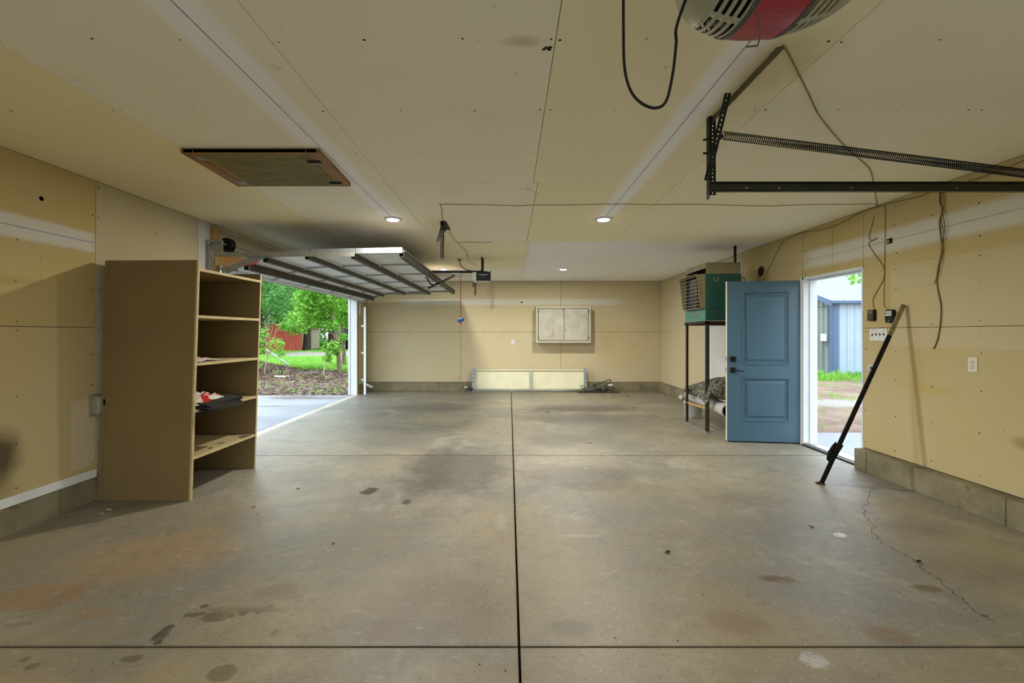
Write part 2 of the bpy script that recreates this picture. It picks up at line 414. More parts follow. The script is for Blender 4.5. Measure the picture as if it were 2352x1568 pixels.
M_lw = drywall('left_wall_drywall', (1,2), bands=[(1,2.132,YF,3.70,.06,.1,.05,'#5a6aa0')],
    patches=[(3.5,3.71,.3,.85,'#c9bf9e',.6)], stains=[(3.0,.55,.13,.17,'#3a3222',.85),(2.9,.3,.2,.12,'#6b5a38',.5),(3.0,1.75,.3,.03,'#a98f58',.5)])
struct('wall_left', mb, [M_lw, M_nail, M_gap], 'left drywall wall pierced by the wide garage opening', 'wall')
# right wall
DY0, DY1, DZ = 4.60, 5.555, 2.075
mb = sheet_builder(); pl = ('x', XR, 1)
for y0, y1 in ((YF,-.3),(-.3,2.15),(2.15,DY0)):
    sheet(mb, pl, y0, y1, .21, 1.438, .8); sheet(mb, pl, y0, y1, 1.438, H, .85)
sheet(mb, pl, DY0, 5.04, DZ, H, .9); sheet(mb, pl, 5.04, DY1, DZ, H, .9)
sheet(mb, pl, DY1, 6.985, .21, H, .8, g=.004)
sheet(mb, pl, 6.985, 8.37, .21, 2.0, .0); sheet(mb, pl, 6.985, 8.37, 2.0, H, .45)
sheet(mb, pl, 8.37, 9.69, .21, H, .6); sheet(mb, pl, 9.69, 10.12, .21, 2.0, .6); sheet(mb, pl, 9.69, 10.12, 2.0, H, .62); sheet(mb, pl, 10.12, YB, .21, 1.43, .66); sheet(mb, pl, 10.12, YB, 1.43, H, .66)
nails(mb, pl, [(y,z) for y in (2.6,3.05,3.46,3.86,4.22,4.57) for z in (.28,.6,.93,1.22,1.40,1.475,1.8,2.0,2.15,2.4,2.6)]+[(y,z) for y in (4.8,5.0,5.08,5.5,5.6,6.3,6.95) for z in (2.12,2.25,2.4,2.58)]+[(y,z) for y in (8.4,9.0,9.66,9.72,10.1,10.15) for z in frange(.3,2.6,.33)])
h = PX(1748,623,XR); mb.disc((XR-.0012,h.y,h.z),(1,0,0),.078,20,1)      # flue hole
h = PX(2043,553,XR); mb.box((XR-.0012,h.y-.035,h.z-.028),(XR-.0004,h.y+.03,h.z+.024),1)
mb.box((XR-.0016,h.y+.004,h.z-.02),(XR-.0012,h.y+.026,h.z+.01),3)
mb.box((XR+.012,YF,0),(XR+.15,DY0,H),2); mb.box((XR+.012,DY1,0),(XR+.15,YB+.15,H),2); mb.box((XR+.012,DY0,DZ),(XR+.15,DY1,H),2)
M_rw = drywall('right_wall_drywall', (1,2), bands=[(1,2.275,2.2,5.5,.07,.14,.2,'#8d8a80')],
    patches=[(2.0,4.27,1.262,2.02,'#c4b896',.5)], stains=[(h.y+2.2,2.1,.2,.12,'#8a7440',.5),(3.9,.9,.25,.04,'#b5a052',.45),(4.0,.75,.06,.5,'#b0955c',.4),(3.1,.6,.12,.05,'#6b5a30',.5),(3.08,.62,.03,.1,'#6b5a30',.4)])
struct('wall_right', mb, [M_rw, M_gap, M_gap, M_raw_wood], 'right drywall wall with the side door opening', 'wall')
# back wall
mb = sheet_builder(); pl = ('y', YB, 1)
for x0, x1 in ((XL,-1.178),(-1.178,1.241),(1.241,XR)):
    sheet(mb, pl, x0, x1, .21, 1.42, .76, g=.003); sheet(mb, pl, x0, x1, 1.42, H, .82, g=.003)
nails(mb, pl, [(x,z) for x in (-3.0,-2.4,-1.8,-1.21,-1.15,-.6,0,.6,1.21,1.27,1.9,2.5,3.1) for z in (.28,.55,.82,1.1,1.39,1.45,1.8,2.0,2.3,2.6)], .007)
mb.disc((PF(1198,694).x if 0 else (1198-U0)*YB/F,YB-.0012,EYE+(V0-694)*YB/F),(0,1,0),.022,8,1)
mb.box((XL-.15,YB+.012,0),(XR+.15,YB+.15,H),1)
M_bw = drywall('back_wall_drywall', (0,2), bands=[(1,2.145,-2.6,2.6,.05,.09,.25,None)], stains=[(2.6,1.1,.5,.5,'#bb9c5c',.3)], pal=(WHITE_SHEET,GREY_SHEET,lin('#c6b68c')))
struct('wall_back', mb, [M_bw, M_gap], 'far drywall wall behind the leaning panel', 'wall')
mb = sheet_builder(); pl = ('y', YF, -1)
WX0, WX1, WZ1 = -2.35, 2.75, 2.2  # invented opening, added so daylight reaches the near floor and ceiling
for x0, x1 in ((XL,WX0),(WX1,XR)):
    sheet(mb, pl, x0, x1, .21, 1.42, .6); sheet(mb, pl, x0, x1, 1.42, H, .6); mb.box((x0-.15 if x0 < -3 else x0,YF-.15,0),(x1+.15 if x1 > 3 else x1,YF-.012,H),1)
sheet(mb, pl, WX0, WX1, WZ1, H, .6); mb.box((WX0,YF-.15,WZ1),(WX1,YF-.012,H),1)
struct('wall_front', mb, [M_bw, M_gap], 'drywall wall around an unseen doorway added for daylight behind the viewer', 'wall')
wm = MB()
for b_ in (((WX0,YF-.19,0),(WX0+.03,YF+.002,WZ1)),((WX1-.03,YF-.19,0),(WX1,YF+.002,WZ1)),((WX0,YF-.19,WZ1-.03),(WX1,YF+.002,WZ1))): wm.box(*b_)
struct('trim_7', wm, M_white_jamb, 'white jamb boards of the unseen doorway added for daylight behind the viewer', 'trim')  # jambs of the added doorway, out of view
# concrete stem walls
mb = MB()
for y0,y1 in ((YF,-.5),(-.495,2.4),(2.406,3.41),(3.415,5.2)): mb.box((XL-.15,y0,0),(XL+.001,y1,.195))
struct('baseboard_left', mb, M_block, 'rough grey concrete stem wall below the left drywall', 'stem wall')
mb = MB()
mb.box((XL-.15,10.1,0),(XL+.004,YB+.1,.21))
struct('baseboard_corner', mb, M_block, 'short grey concrete stem wall between garage opening and far corner', 'stem wall')
mb = MB()
for y0,y1 in ((2.36,3.19),(3.196,4.44),(4.447,DY0-.005)): mb.box((XR-.1,y0,0),(XR+.15,y1,.205))
for y0,y1 in ((DY1+.2,7.2),(7.205,8.9),(8.905,9.9),(9.905,YB-.05)): mb.box((XR-.06,y0,0),(XR+.15,y1,.205))
struct('baseboard_right', mb, M_block, 'stained concrete stem wall jutting out below the right drywall', 'stem wall', bevel=.004)
mb = MB()
for x0,x1 in ((XL,-1.70),(-1.695,.6),(.605,3.16),(3.165,XR)): mb.box((x0,YB-.035,0),(x1,YB+.1,.205))
struct('baseboard_back', mb, M_block, 'grey concrete stem wall along the far wall', 'stem wall', bevel=.003)
mb = MB()
mb.box((XL,YF,.195),(XL+.016,3.70,.26)); mb.box((XL+.016,YF,.20),(XL+.024,3.70,.222)); mb.box((XL+.016,YF,.238),(XL+.022,3.70,.25))
struct('trim_1', mb, M_white_paint, 'white grooved strip along the foot of the left wall', 'trim', bevel=.002)
# garage opening: lumber and white jambs
mb = MB(); mb.box((XL,5.125,0),(XL+.038,5.25,2.60)); mb.box((XL,5.25,2.20),(XL+.03,10.1,2.34)); mb.box((XL-.01,10.098,0),(XL+.012,10.145,2.15))
struct('trim_2', mb, M_raw_wood, 'bare lumber framing around the garage opening', 'trim', bevel=.002)
mb = MB(); mb.box((XL-.19,10.06,0),(XL+.002,10.1,2.165)); mb.box((XL-.19,10.045,0),(XL-.15,10.06,2.165)); mb.box((XL-.19,5.2,0),(XL+.002,5.235,2.165)); mb.box((XL-.19,5.2,2.165),(XL,10.1,2.19))
struct('trim_3', mb, M_white_jamb, 'white painted jamb boards lining the garage opening', 'trim', bevel=.002)
mb = MB(); mb.box((XL,5.25,2.60),(XL+.04,10.2,2.648)); mb.box((XL+.04,5.25,2.625),(XL+.055,10.2,2.648))
struct('trim_4', mb, simple('ledger_tan','#e0d2ae',.8), 'tan ledger strip above the garage opening', 'trim')
# side door frame
mb = MB()
mb.box((XR-.012,DY1-.035,0),(XR+.15,DY1,DZ)); mb.box((XR+.06,DY1-.05,0),(XR+.15,DY1-.035,DZ))
mb.box((XR-.004,DY0,0),(XR+.15,DY0+.022,DZ)); mb.box((XR-.012,DY0,DZ-.025),(XR+.15,DY1,DZ)); mb.box((XR+.06,DY0,DZ-.04),(XR+.15,DY1,DZ-.025))
mb.box((XR-.014,DY1-.004,0),(XR,DY1+.03,DZ+.01)); 
struct('trim_5', mb, M_white_jamb, 'white frame of the side door', 'door frame', bevel=.002)
mb = MB(); mb.box((XR-.02,DY0+.02,0),(XR+.16,DY1-.03,.022)); mb.box((XR+.0,DY0+.02,.022),(XR+.05,DY1-.03,.034)); mb.box((XR-.03,DY0+.02,0),(XR-.02,DY1-.03,.014),1)
struct('trim_6', mb, [M_alum, M_black], 'metal threshold under the side door opening', 'threshold', bevel=.003)
# closed door on the right wall, beside the viewer
mb = MB()
for k in range(4): mb.box((XR-.05,-2.3,.02+k*.53),(XR-.002,2.3,.545+k*.53))
struct('door_2', mb, M_white_paint, 'closed white sectional door on the right wall beside the viewer', 'garage door', bevel=.006)
# ================================================================= garage door overhead and its tracks
M_doorskin = simple('door_inner_skin', '#e6eaea', .5, .1, var=.06, scale=5)
M_daylit_rail = simple('daylit_rail_steel','#d3d8d8',.5,.15,var=.05)  # track steel lightened to paint in daylight from the opening
M_weather = simple('brown_weather_face', '#3c352c', .6)
M_strut = simple('brown_grey_strut', '#5b564c', .6, .1, var=.15, scale=7)
M_stile = simple('galvanised_stile', '#aab0b0', .42, .6, var=.1, scale=20)
GY0, GY1 = 5.10, 9.90
gd = empty('garage_door', 'raised white sectional garage door hanging open under the ceiling', 'garage door', (-2.2,7.5,2.28))
prof = [(-3.24,2.085),(-2.78,2.262),(-2.28,2.292),(-1.76,2.306),(-1.22,2.316)]
off = Vector(gd.location)
def lo(p): return Vector(p)-off
for i in range(4):
    (x0,z0),(x1,z1) = prof[i], prof[i+1]
    d = Vector((x1-x0,0,z1-z0)).normalized(); n = Vector((-d.z,0,d.x))
    p0 = Vector((x0,0,z0))+d*.004; p1 = Vector((x1,0,z1))-d*.004
    mb = MB()
    def slab(a0,a1,h0,h1,y0,y1,mi=0):
        L = (p1-p0).length; q = []
        for h in (h0,h1):
            q += [lo(p0+d*a0+n*h+Vector((0,y0,0))),lo(p0+d*a1+n*h+Vector((0,y0,0))),lo(p0+d*a1+n*h+Vector((0,y1,0))),lo(p0+d*a0+n*h+Vector((0,y1,0)))]
        mb.hexa(q, mi)
    L = (p1-p0).length
    slab(0,L,.012,.040,GY0,GY1); slab(0,L,.040,.046,GY0-.003,GY1+.003,1)    # inner skin and darker weather face
    slab(0,.03,-.006,.012,GY0,GY1); slab(L-.03,L,-.006,.012,GY0,GY1)   # folded rails
    slab(.055,.062,.004,.012,GY0,GY1); slab(L-.062,L-.055,.004,.012,GY0,GY1)
    sec = mb.build('door_section', [M_doorskin, M_weather], gd)
    for y in (6.06,7.02,7.98,8.94):                   # stiles across the section
        mb = MB(); slab(.03,L-.03,-.004,.012,y-.035,y+.035); mb.build('stile', M_stile, sec)
    mb = MB(); o0 = p0+n*.02
    for yy in (GY0-.002, GY1+.002):
        mb.perf(lo(o0+Vector((0,yy,0))), d, n, (0,1,0), L, .062, .003, .052, .014, .014, skip=lambda k: k%3==1)
    slab(0,L,-.012,-.009,GY0-.002,GY0+.05); slab(0,L,-.012,-.009,GY1-.05,GY1+.002)
    mb.build('end_stile', M_stile, sec)
    if i < 3:
        for y in (6.06,7.02,7.98,8.94):               # hinges at the joint
            mb = MB(); c = p1-n*.012+Vector((0,y,0))
            mb.tube([lo(c+Vector((0,-.045,0))),lo(c+Vector((0,.045,0)))],.011,8)
            mb.bar(lo(c-d*.05+n*.002),lo(c+d*.05+n*.002),.06,.008,up=n); mb.disc(lo(c-d*.03-n*.004),n,.008); mb.disc(lo(c+d*.03-n*.004),n,.008)
            mb.build('hinge', M_galv, sec)
    if i == 0:
        mb = MB(); slab(.22,.38,-.014,-.012,GY0-.003,GY0+.055); mb.build('warning_label', simple('orange_label','#d1542a',.5), sec)
        mb = MB(); slab(.0,.10,-.03,-.012,GY0-.02,GY0+.05); slab(-.02,.02,-.02,.05,GY0-.05,GY0); mb.build('corner_bracket', M_galv, sec)
        mb = MB(); mb.tube([lo(p0-d*.005+n*.01+Vector((0,GY0,0))),lo(p0-d*.005+n*.01+Vector((0,GY1,0)))],.022,8)
        tag(mb.build('bottom_seal', M_galv, sec), 'rounded bottom seal along the lowest section')
for x, zb in ((-3.02,2.112),(-2.80,2.20),(-2.32,2.235),(-1.79,2.241),(-1.235,2.25)):
    mb = MB(); t = .068                                  # hat-shaped strut running the whole width
    q = [(-.05,0),(-.03,0),(-.024,-t),(.024,-t),(.03,0),(.05,0)]
    zz = zb+t
    rows = [[lo((x+a,y,zz+b)) for a,b in q] for y in (GY0+.02,GY1-.02)]
    mb.grid(rows); rows = [[lo((x+a*.93,y,zz+b+.003)) for a,b in q] for y in (GY0+.02,GY1-.02)]; mb.grid(rows)
    for y in (GY0+.02,GY1-.02): mb.face([lo((x+a,y,zz+b)) for a,b in q[1:5]],1)
    tag(mb.build('strut', [M_strut, M_black], gd), 'brown grey stiffening strut')
def track(y, sg, label, group, xe=-.755):
    t = empty('door_track', label, 'door track', (XL,y,0), group); o = Vector((XL,y,0)); L = lambda p: Vector(p)-o
    zt = 2.264; xv = -3.222; R = .27
    arc = [(xv, z) for z in (.02,.6,1.2,zt-R)]+[(xv+R-R*math.cos(a), zt-R+R*math.sin(a)) for a in [math.pi/2*k/12 for k in range(1,13)]]+[(-2.2,zt),(-1.5,zt),(xe,zt)]
    def rib(h0,h1,y0,y1):
        rows = []
        for k,(a,b) in enumerate(arc):
            p = Vector(arc[max(0,k-1)]); q = Vector(arc[min(len(arc)-1,k+1)]); dd = (q-p).normalized(); nn = Vector((-dd.y,dd.x))
            rows.append([L((a+nn.x*h,yy,b+nn.y*h)) for h,yy in ((h0,y0),(h1,y0),(h1,y1),(h0,y1))])
        return rows
    mb = MB()
    for h0,h1,w0,w1 in ((-.027,.027,-.0015,.0015),(.024,.027,0,sg*.03),(-.027,-.024,0,sg*.04)):
        mb.grid(rib(h0,h1,w0,w1), closed_u=True)
    mb.build('rail', M_track, t)
    mb = MB(); mb.box(L((xv-.029,y-sg*.003,.02)),L((xv+.029,y-sg*.0015,zt-R-.02))); mb.box(L((xv+.026,y-sg*.003,.02)),L((xv+.030,y+sg*.035,zt-R-.02))); tag(mb.build('vertical_rail', M_daylit_rail, t), 'upright rail with daylight painted into its colour')
    mb = MB(); mb.perf(L((XL+.12,y,zt+.012)),(1,0,0),(0,0,1),(0,1,0),.62,.05,.003,.052,.022,.012,skip=lambda k:k%3==2); mb.box(L((XL+.7,y-.002,zt-.012)),L((-1.75,y+.002,zt+.036)))
    mb.build('reinforcing_angle', M_track, t)
    mb = MB(); mb.perf(L((XL+.10,y,1.8)),(0,0,1),(1,0,0),(0,1,0),.62,.038,.003,.075,.04,.013); mb.perf(L((XL+.06,y+sg*.03,1.8)),(0,0,1),(0,1,0),(1,0,0),.62,.06,.003,.075,.04,.013)
    mb.box(L((XL+.10,y-.001,2.31)),L((XL+.20,y+.001,2.39)))
    mb.build('flag_bracket', M_track, t)
    for z in (.35,.95,1.55):
        mb = MB(); mb.box(L((xv-.085,y-.001*sg,z-.022)),L((xv-.025,y-.004*sg,z+.022))); mb.build('jamb_bracket', M_galv, t)
    for xx in (xe+.002,):
        mb = MB(); mb.perf(L((xe-.012,y+.0,zt-.03)),Vector((.02,0,1)),(1,0,0),(0,1,0),H-zt+.03,.034,.003,.026,.012,.012)
        mb.perf(L((xe+.006,y+.018,zt-.03)),Vector((.02,0,1)),(0,1,0),(1,0,0),H-zt+.03,.034,.003,.026,.012,.012)
        mb.perf(L((xe-.06,y+.02,zt+.16)),Vector((.16,0,.55)),(1,0,-.3),(0,1,0),.22,.03,.003,.026,.011,.011)
        mb.box(L((xe-.02,y-.02,H-.004)),L((xe+.04,y+.40,H-.001))); mb.box(L((xe-.02,y-.02,H-.04)),L((xe-.017,y+.40,H-.001)))
        mb.build('hanger', M_dark_steel, t)
    return t
track(5.045, 1, 'nearer steel track of the raised garage door, curving by the bookcase top', 'tracks of the wide garage door')
track(9.955, -1, 'farther steel track of the raised garage door, by the far corner', 'tracks of the wide garage door')
# torsion shaft with drums
ts = empty('torsion_shaft', 'steel torsion tube with black cable drums above the garage opening', 'door spring shaft', (-3.30,5.2,2.415))
o = Vector(ts.location)
mb = MB(); mb.tube([Vector((0,-.17,0)),Vector((0,4.78,0))],.0145,10); mb.build('tube', M_galv, ts)
for yy in (.02,4.62):
    mb = MB(); mb.lathe([(.02,-.03),(.07,-.03),(.082,-.024),(.068,-.018),(.068,.018),(.085,.028),(.03,.034),(.02,.034)],(0,yy,0),'y',24); mb.build('cable_drum', M_black, ts, smooth=True)
for yy in (-.13,4.76):
    mb = MB(); mb.box((-.05,yy-.002,-.09),(.05,yy+.002,-.02)); mb.lathe([(.0,-.012),(.045,-.012),(.05,0),(.045,.012),(0,.012)],(0,yy,0),'y',18); mb.box((-.05,yy-.006,-.05),(.045,yy+.006,0)); mb.tube([(0,yy,0),(-.10,yy-.03,.02)],.012,8)
    mb.build('bearing_bracket', M_track, ts)
mb = MB(); mb.lathe([(.0,0),(.03,0),(.03,1.3),(0,1.3)],(0,2.0,0),'y',14); mb.build('spring', M_dark_steel, ts, smooth=True)

# ================================================================= far opener
op = empty('garage_door_opener', 'black garage door opener with white light cover hanging at the far end of its rail', 'door opener', (-.46,7.5,2.33))
o = Vector(op.location); L = lambda p: Vector(p)-o
mb = MB(); mb.box(L((-.545,7.36,2.252)),L((-.312,7.64,2.40))); mb.box(L((-.53,7.38,2.40)),L((-.36,7.62,2.412)))
tag(mb.build('body', M_black, op, bevel=.014), 'black plastic housing')
mb = MB(); mb.box(L((-.535,7.365,2.243)),L((-.325,7.635,2.2515))); mb.build('base_plate', M_galv, op)
M_lens = simple('frosted_lens','#d2d6d2',.4,var=.06,scale=30)
mb = MB(); pr = [(-.547,2.40),(-.60,2.395),(-.622,2.37),(-.618,2.30),(-.59,2.245),(-.547,2.243)]
mb.grid([[L((a,y,b)) for a,b in pr] for y in (7.37,7.63)], closed_u=True); mb.face([L((a,7.37,b)) for a,b in pr]); mb.face([L((a,7.63,b)) for a,b in pr])
tag(mb.build('light_cover', M_lens, op), 'white translucent light cover')
mb = MB(); mb.box(L((-3.38,7.478,2.398)),L((-.44,7.522,2.436))); mb.build('rail', M_black, op)
mb = MB(); mb.box(L((-.97,7.46,2.372)),L((-.82,7.54,2.397))); mb.box(L((-.93,7.47,2.345)),L((-.86,7.53,2.372))); tro = mb.build('trolley', M_galv, op, bevel=.004)
mb = MB(); mb.perf(L((-.91,7.455,2.352)),Vector((-.45,0,-.215)),Vector((.215,0,-.45)),(0,1,0),.50,.034,.004,.05,.013,.013,skip=lambda k:k in(2,3,4,6)); mb.tube([L((-1.378,7.455,2.31)),L((-1.36,7.455,2.265)),L((-1.31,7.455,2.205)),L((-1.262,7.455,2.19))],.013,6)
tag(mb.build('door_arm', M_black, op), 'black jointed arm reaching down to the door')
mb = MB(); mb.box(L((-1.41,7.43,2.295)),L((-1.35,7.48,2.335))); mb.build('arm_bracket', M_galv, op)
for yy in (7.40,7.60):
    mb = MB(); mb.perf(L((-.455,yy,2.405)),Vector((.01,0,1)),(1,0,0),(0,1,0),.245,.032,.003,.03,.013,.013); mb.perf(L((-.44,yy+.017,2.405)),Vector((.01,0,1)),(0,1,0),(1,0,0),.245,.032,.003,.03,.013,.013); mb.build('hanger', M_dark_steel, op)
mb = MB(); mb.tube([L((-.33,7.37,2.39)),L((-.30,7.36,2.415))],.006,6); mb.build('terminal', M_black, op)
fc = bpy.data.curves.new('logo','FONT'); fc.body = 'Chamberlain'; fc.size = .030; fc.extrude = .0006; fc.align_x = 'CENTER'
lt = bpy.data.objects.new('logo_text', fc); C.objects.link(lt); bpy.context.view_layer.update(); lm_ = bpy.data.meshes.new_from_object(lt); bpy.data.objects.remove(lt); lg = bpy.data.objects.new('logo', lm_); C.objects.link(lg); lm_.materials.clear(); lm_.materials.append(M_white_paint); lg.parent = op; lg.location = L((-.437,7.3585,2.345)); lg.rotation_euler = (math.pi/2,0,0)
mb = MB(); mb.box(L((-.455,7.3584,2.334)),L((-.42,7.359,2.337))); mb.build('logo_underline', M_lens, op)
def cable(name, pts, r, mat, label, cat, group=None, sub=6, n=6):
    pts = [Vector(p) for p in pts]; out = []
    for i in range(len(pts)-1):
        a,b,c,d = pts[max(i-1,0)],pts[i],pts[i+1],pts[min(i+2,len(pts)-1)]
        for k in range(sub):
            t = k/sub; out.append(.5*((2*b)+(c-a)*t+(2*a-5*b+4*c-d)*t*t+(3*b-a-3*c+d)*t**3))
    out.append(pts[-1]); mb = MB(); mb.tube(out, r, n)
    ob = mb.build(name, mat, smooth=True)
    if label: tag(ob, label, cat, group)
    return ob
cable('power_cord', [(-.845,7.6,2.63),(-.84,7.6,2.56),(-.79,7.6,2.50),(-.70,7.58,2.455),(-.60,7.55,2.44),(-.50,7.5,2.425)], .007, M_black, 'black power cord running from a ceiling outlet to the far opener', 'power cord')
ot = empty('ceiling_outlet', 'white outlet plate on the ceiling above the far opener', 'outlet', (-.85,7.6,H))
mb = MB(); mb.box((-.06,-.06,-.008),(.06,.06,-.0005)); mb.build('plate', M_white_paint, ot, bevel=.002)
mb = MB(); mb.box((-.016,-.02,-.03),(.02,.02,-.008)); mb.build('plug', M_black, ot, bevel=.003)
rc = empty('release_cord', 'red release cord with blue handle hanging from the far opener', 'pull cord', (-.815,7.5,1.6))
mb = MB(); mb.tube([(-.05,0,.748),(-.03,0,.742),(-.003,0,.745),(0,0,.70),(0,0,.05)],.0042,6); mb.build('cord', simple('red_cord','#9a3a22',.7), rc)
mb = MB(); mb.tube([(-.052,0,-.004),(-.03,0,.0),(.02,0,.012),(.052,0,.022)],.028,10); tag(mb.build('handle', simple('blue_handle','#1f63ad',.45), rc, smooth=True), 'blue grip')
mb = MB(); mb.tube([(-.012,0,-.05),(.0,0,-.03),(.012,0,-.02)],.012,8); mb.tube([(-.018,0,-.08),(-.012,0,-.05)],.003,5); mb.build('knot', simple('red_knot','#b6271f',.6), rc)

# ================================================================= near opener overhead (red and cream dome)
no = empty('garage_door_opener', 'cream domed opener with a red centre band overhead near the viewer', 'door opener', (.71,1.20,2.355))
LX, BY, HZ = .255, .205, .125
M_cream = simple('grey_cream_plastic','#a9a78c',.45,var=.06,scale=9)
M_red = simple('red_lens_plastic','#a83340',.3,var=.06,scale=7,spec=.5)
M_grey = simple('slate_edging','#4b5151',.5,var=.1)
def dome(x, t, k=1.0):     # x along the length, t 0..pi from far side under to near side
    b = max(0, 1-abs(x/LX)**2.3)**.5
    return Vector((x*(.55+.45*1), BY*k*b*math.cos(t), -HZ*k*b*math.sin(t)))
def zone(x0, x1, t0, t1, nx, nt, mb, k=1.0, skew=.0, cut=None, mi=0):
    rows = []
    for i in range(nx+1):
        rows.append([dome(x0+(x1-x0)*i/nx+skew*(t0+(t1-t0)*j/nt-math.pi/2), t0+(t1-t0)*j/nt, k) for j in range(nt+1)])
    for i in range(nx):
        for j in range(nt):
            if cut and cut(i,j): continue
            mb.face([rows[i][j],rows[i+1][j],rows[i+1][j+1],rows[i][j+1]],mi)
T0, T1 = -.25, math.pi+.25
mb = MB(); zone(-LX*.999,-.165,T0,T1,12,36,mb); zone(.165,LX*.999,T0,T1,12,36,mb)
# grilled flanks with slots left open
for s in (-1,1):
    cut = lambda i,j: (i%5 in (1,2,3)) and 2 < j%9 < 8 and 2 <= i <= 18 if False else (i%4 in (1,2) and j%15 not in (0,1) and 4 <= j < 62)
    zone(s*.165 if s<0 else .075, -.075 if s<0 else .165, T0, T1, 17, 66, mb, cut=cut, skew=0)
bmesh.ops.remove_doubles(mb.bm, verts=mb.bm.verts, dist=1e-4)
shell = mb.build('housing', M_cream, no, smooth=True)
bpy.context.view_layer.objects.active = shell
sd = shell.modifiers.new('thick','SOLIDIFY'); sd.thickness = .004; sd.offset = -1
mb = MB(); zone(-.068,.068,T0,T1,14,40,mb,1.012); tag(mb.build('lens', M_red, no, smooth=True),'red plastic centre band')
for s in (-1,1):
    mb = MB(); zone(s*.066,s*.078,T0,T1,2,40,mb,1.022); tag(mb.build('edging', M_grey, no, smooth=True),'dark grey edging strip')
mb = MB(); zone(-.16,-.07,T0,T1,8,24,mb,.86); mb.build('liner', M_black, no, smooth=True)
mb = MB(); zone(.07,.16,T0,T1,8,24,mb,.95); mb.build('reflector', simple('pale_reflector','#b9ad84',.5), no, smooth=True)
mb = MB(); mb.box((-.2,-.15,0.02),(.2,.15,.10)); mb.build('chassis', M_grey, no)
for x in (-.15,.15):
    mb = MB(); mb.perf((x,0,.10),(0,0,1),(1,0,0),(0,1,0),.19,.034,.003,.03,.013,.013); mb.build('hanger', M_dark_steel, no)
mb = MB(); mb.box((.2,-.022,.03),(2.85,.022,.07)); mb.build('rail', M_rail_olive, no)
mb = MB(); q = [P(1722,-20,1.02),P(1728,5,1.02),P(1741,45,1.02),P(1741,60,1.02),P(1746,72,1.02),P(1741,105,1.02)]
q = [p-Vector(no.location) for p in q]; mb.tube(q,.0016,5); mb.tube([P(1740,105,1.02)-Vector(no.location),P(1715,107,1.02)-Vector(no.location)],.002,5)
tag(mb.build('antenna', simple('grey_wire','#4a4031',.6), no),'thin dangling antenna wire with bent end')
cable('power_cord', [P(1432,-60,1.30),P(1432,60,1.30),P(1434,150,1.30),P(1447,205,1.30),P(1472,236,1.29),P(1505,248,1.28),P(1530,232,1.27),P(1545,170,1.26),P(1553,100,1.25),P(1557,50,1.22),(.52,1.2,2.40)], .0042, M_rubber, 'thick black power cord sagging in a loop beside the near opener', 'power cord', sub=8, n=8)

# ================================================================= hanging track and spring overhead at right
ht = empty('door_track', 'dark olive steel track hung from the ceiling on perforated angle near the viewer', 'door track', (1.16,2.61,2.2), 'tracks of the closed side garage door')
o = Vector(ht.location); L = lambda p: Vector(p)-o
mb = MB(); x0, x1, z0, z1, y = 1.158, 3.58, 2.205, 2.258, 2.60
holes = [P(u,432,y).x for u in (1715,1790,1956,2198)]
xx = x0
for hx in holes+[None]:
    e = (hx-.012) if hx else x1
    mb.box(L((xx,y-.0015,z0)),L((e,y+.0015,z1)))
    if hx: mb.perf(L((hx-.012,y,(z0+z1)/2)),(1,0,0),(0,0,1),(0,1,0),.024,z1-z0,.003,.024,.0095,.0095); xx = hx+.012
mb.box(L((x0,y-.03,z1-.003)),L((x1,y,z1))); mb.box(L((x0,y-.034,z0)),L((x1,y,z0+.004))); mb.box(L((x0,y-.034,z0)),L((x1,y-.031,z0+.012)))
mb.build('rail', M_rail_olive, ht)
mb = MB(); mb.perf(L((x0+.028,y+.004,2.19)),(0,0,1),(1,0,0),(0,1,0),H-2.19-.0,.036,.003,.0225,.012,.0095); mb.perf(L((x0+.008,y+.02,2.17)),(0,0,1),(0,1,0),(1,0,0),H-2.17,.036,.003,.03,.02,.01)
mb.build('upright', M_dark_steel, ht)
mb = MB(); a, b = P(1624,414,2.57), PC(1672,214); dd = b-a; mb.perf(L(a),dd,(1,0,0),(0,-1,0),dd.length,.034,.003,.0235,.013,.0095); mb.build('brace', M_dark_steel, ht)
mb = MB(); a, b = PC(1637,270), PC(1790,107); dd = b-a; dd.z = 0; a.z = H-.004; w = Vector((dd.y,-dd.x,0)).normalized()
mb.perf(L(a-w*.008),dd,w,(0,0,1),dd.length,.034,.003,.026,.016,.009); a2 = a.copy(); a2.z = H-.020; mb.perf(L(a2+w*.008),dd,(0,0,1),w,dd.length,.034,.003,.026,.016,.009)
mb.build('ceiling_angle', M_track if False else simple('dusty_angle_steel','#716a4f',.6,.3), ht)
mb = MB(); 
for z in (2.52,2.44):
    mb = MB(); mb.tube([L((x0-.02,y+.02,z)),L((x0+.05,y+.02,z))],.006,6); mb.build('bolt', M_dark_steel, ht)

# extension spring
sp = empty('extension_spring', 'long black extension spring stretched from the hanging track bracket to the right', 'spring', (1.24,2.60,2.53))
o = Vector(sp.location); a, b = P(1660,311,2.60), P(2352,398,2.60); dd = b-a; b = a+dd*1.28; L = lambda p: Vector(p)-o
d = (b-a); n = 190; Ls = d.length; d.normalize(); u = Vector((0,1,0)); w = d.cross(u); pts = []
for k in range(n*12+1):
    t = 2*math.pi*k/12; q = k/(n*12)
    pts.append(L(a+d*(Ls*q)+(u*math.cos(t)+w*math.sin(t))*.0225))
mb = MB(); mb.tube(pts,.0025,5); mb.build('coil', M_rubber, sp, smooth=True)
mb = MB(); mb.tube([L(a),L(a+Vector((-.012,0,-.02))),L(a+Vector((-.03,0,-.004))),L(a+Vector((-.042,0,.008))),L(a+Vector((-.05,.004,.014)))],.0055,6); mb.build('hook', M_rubber, sp)

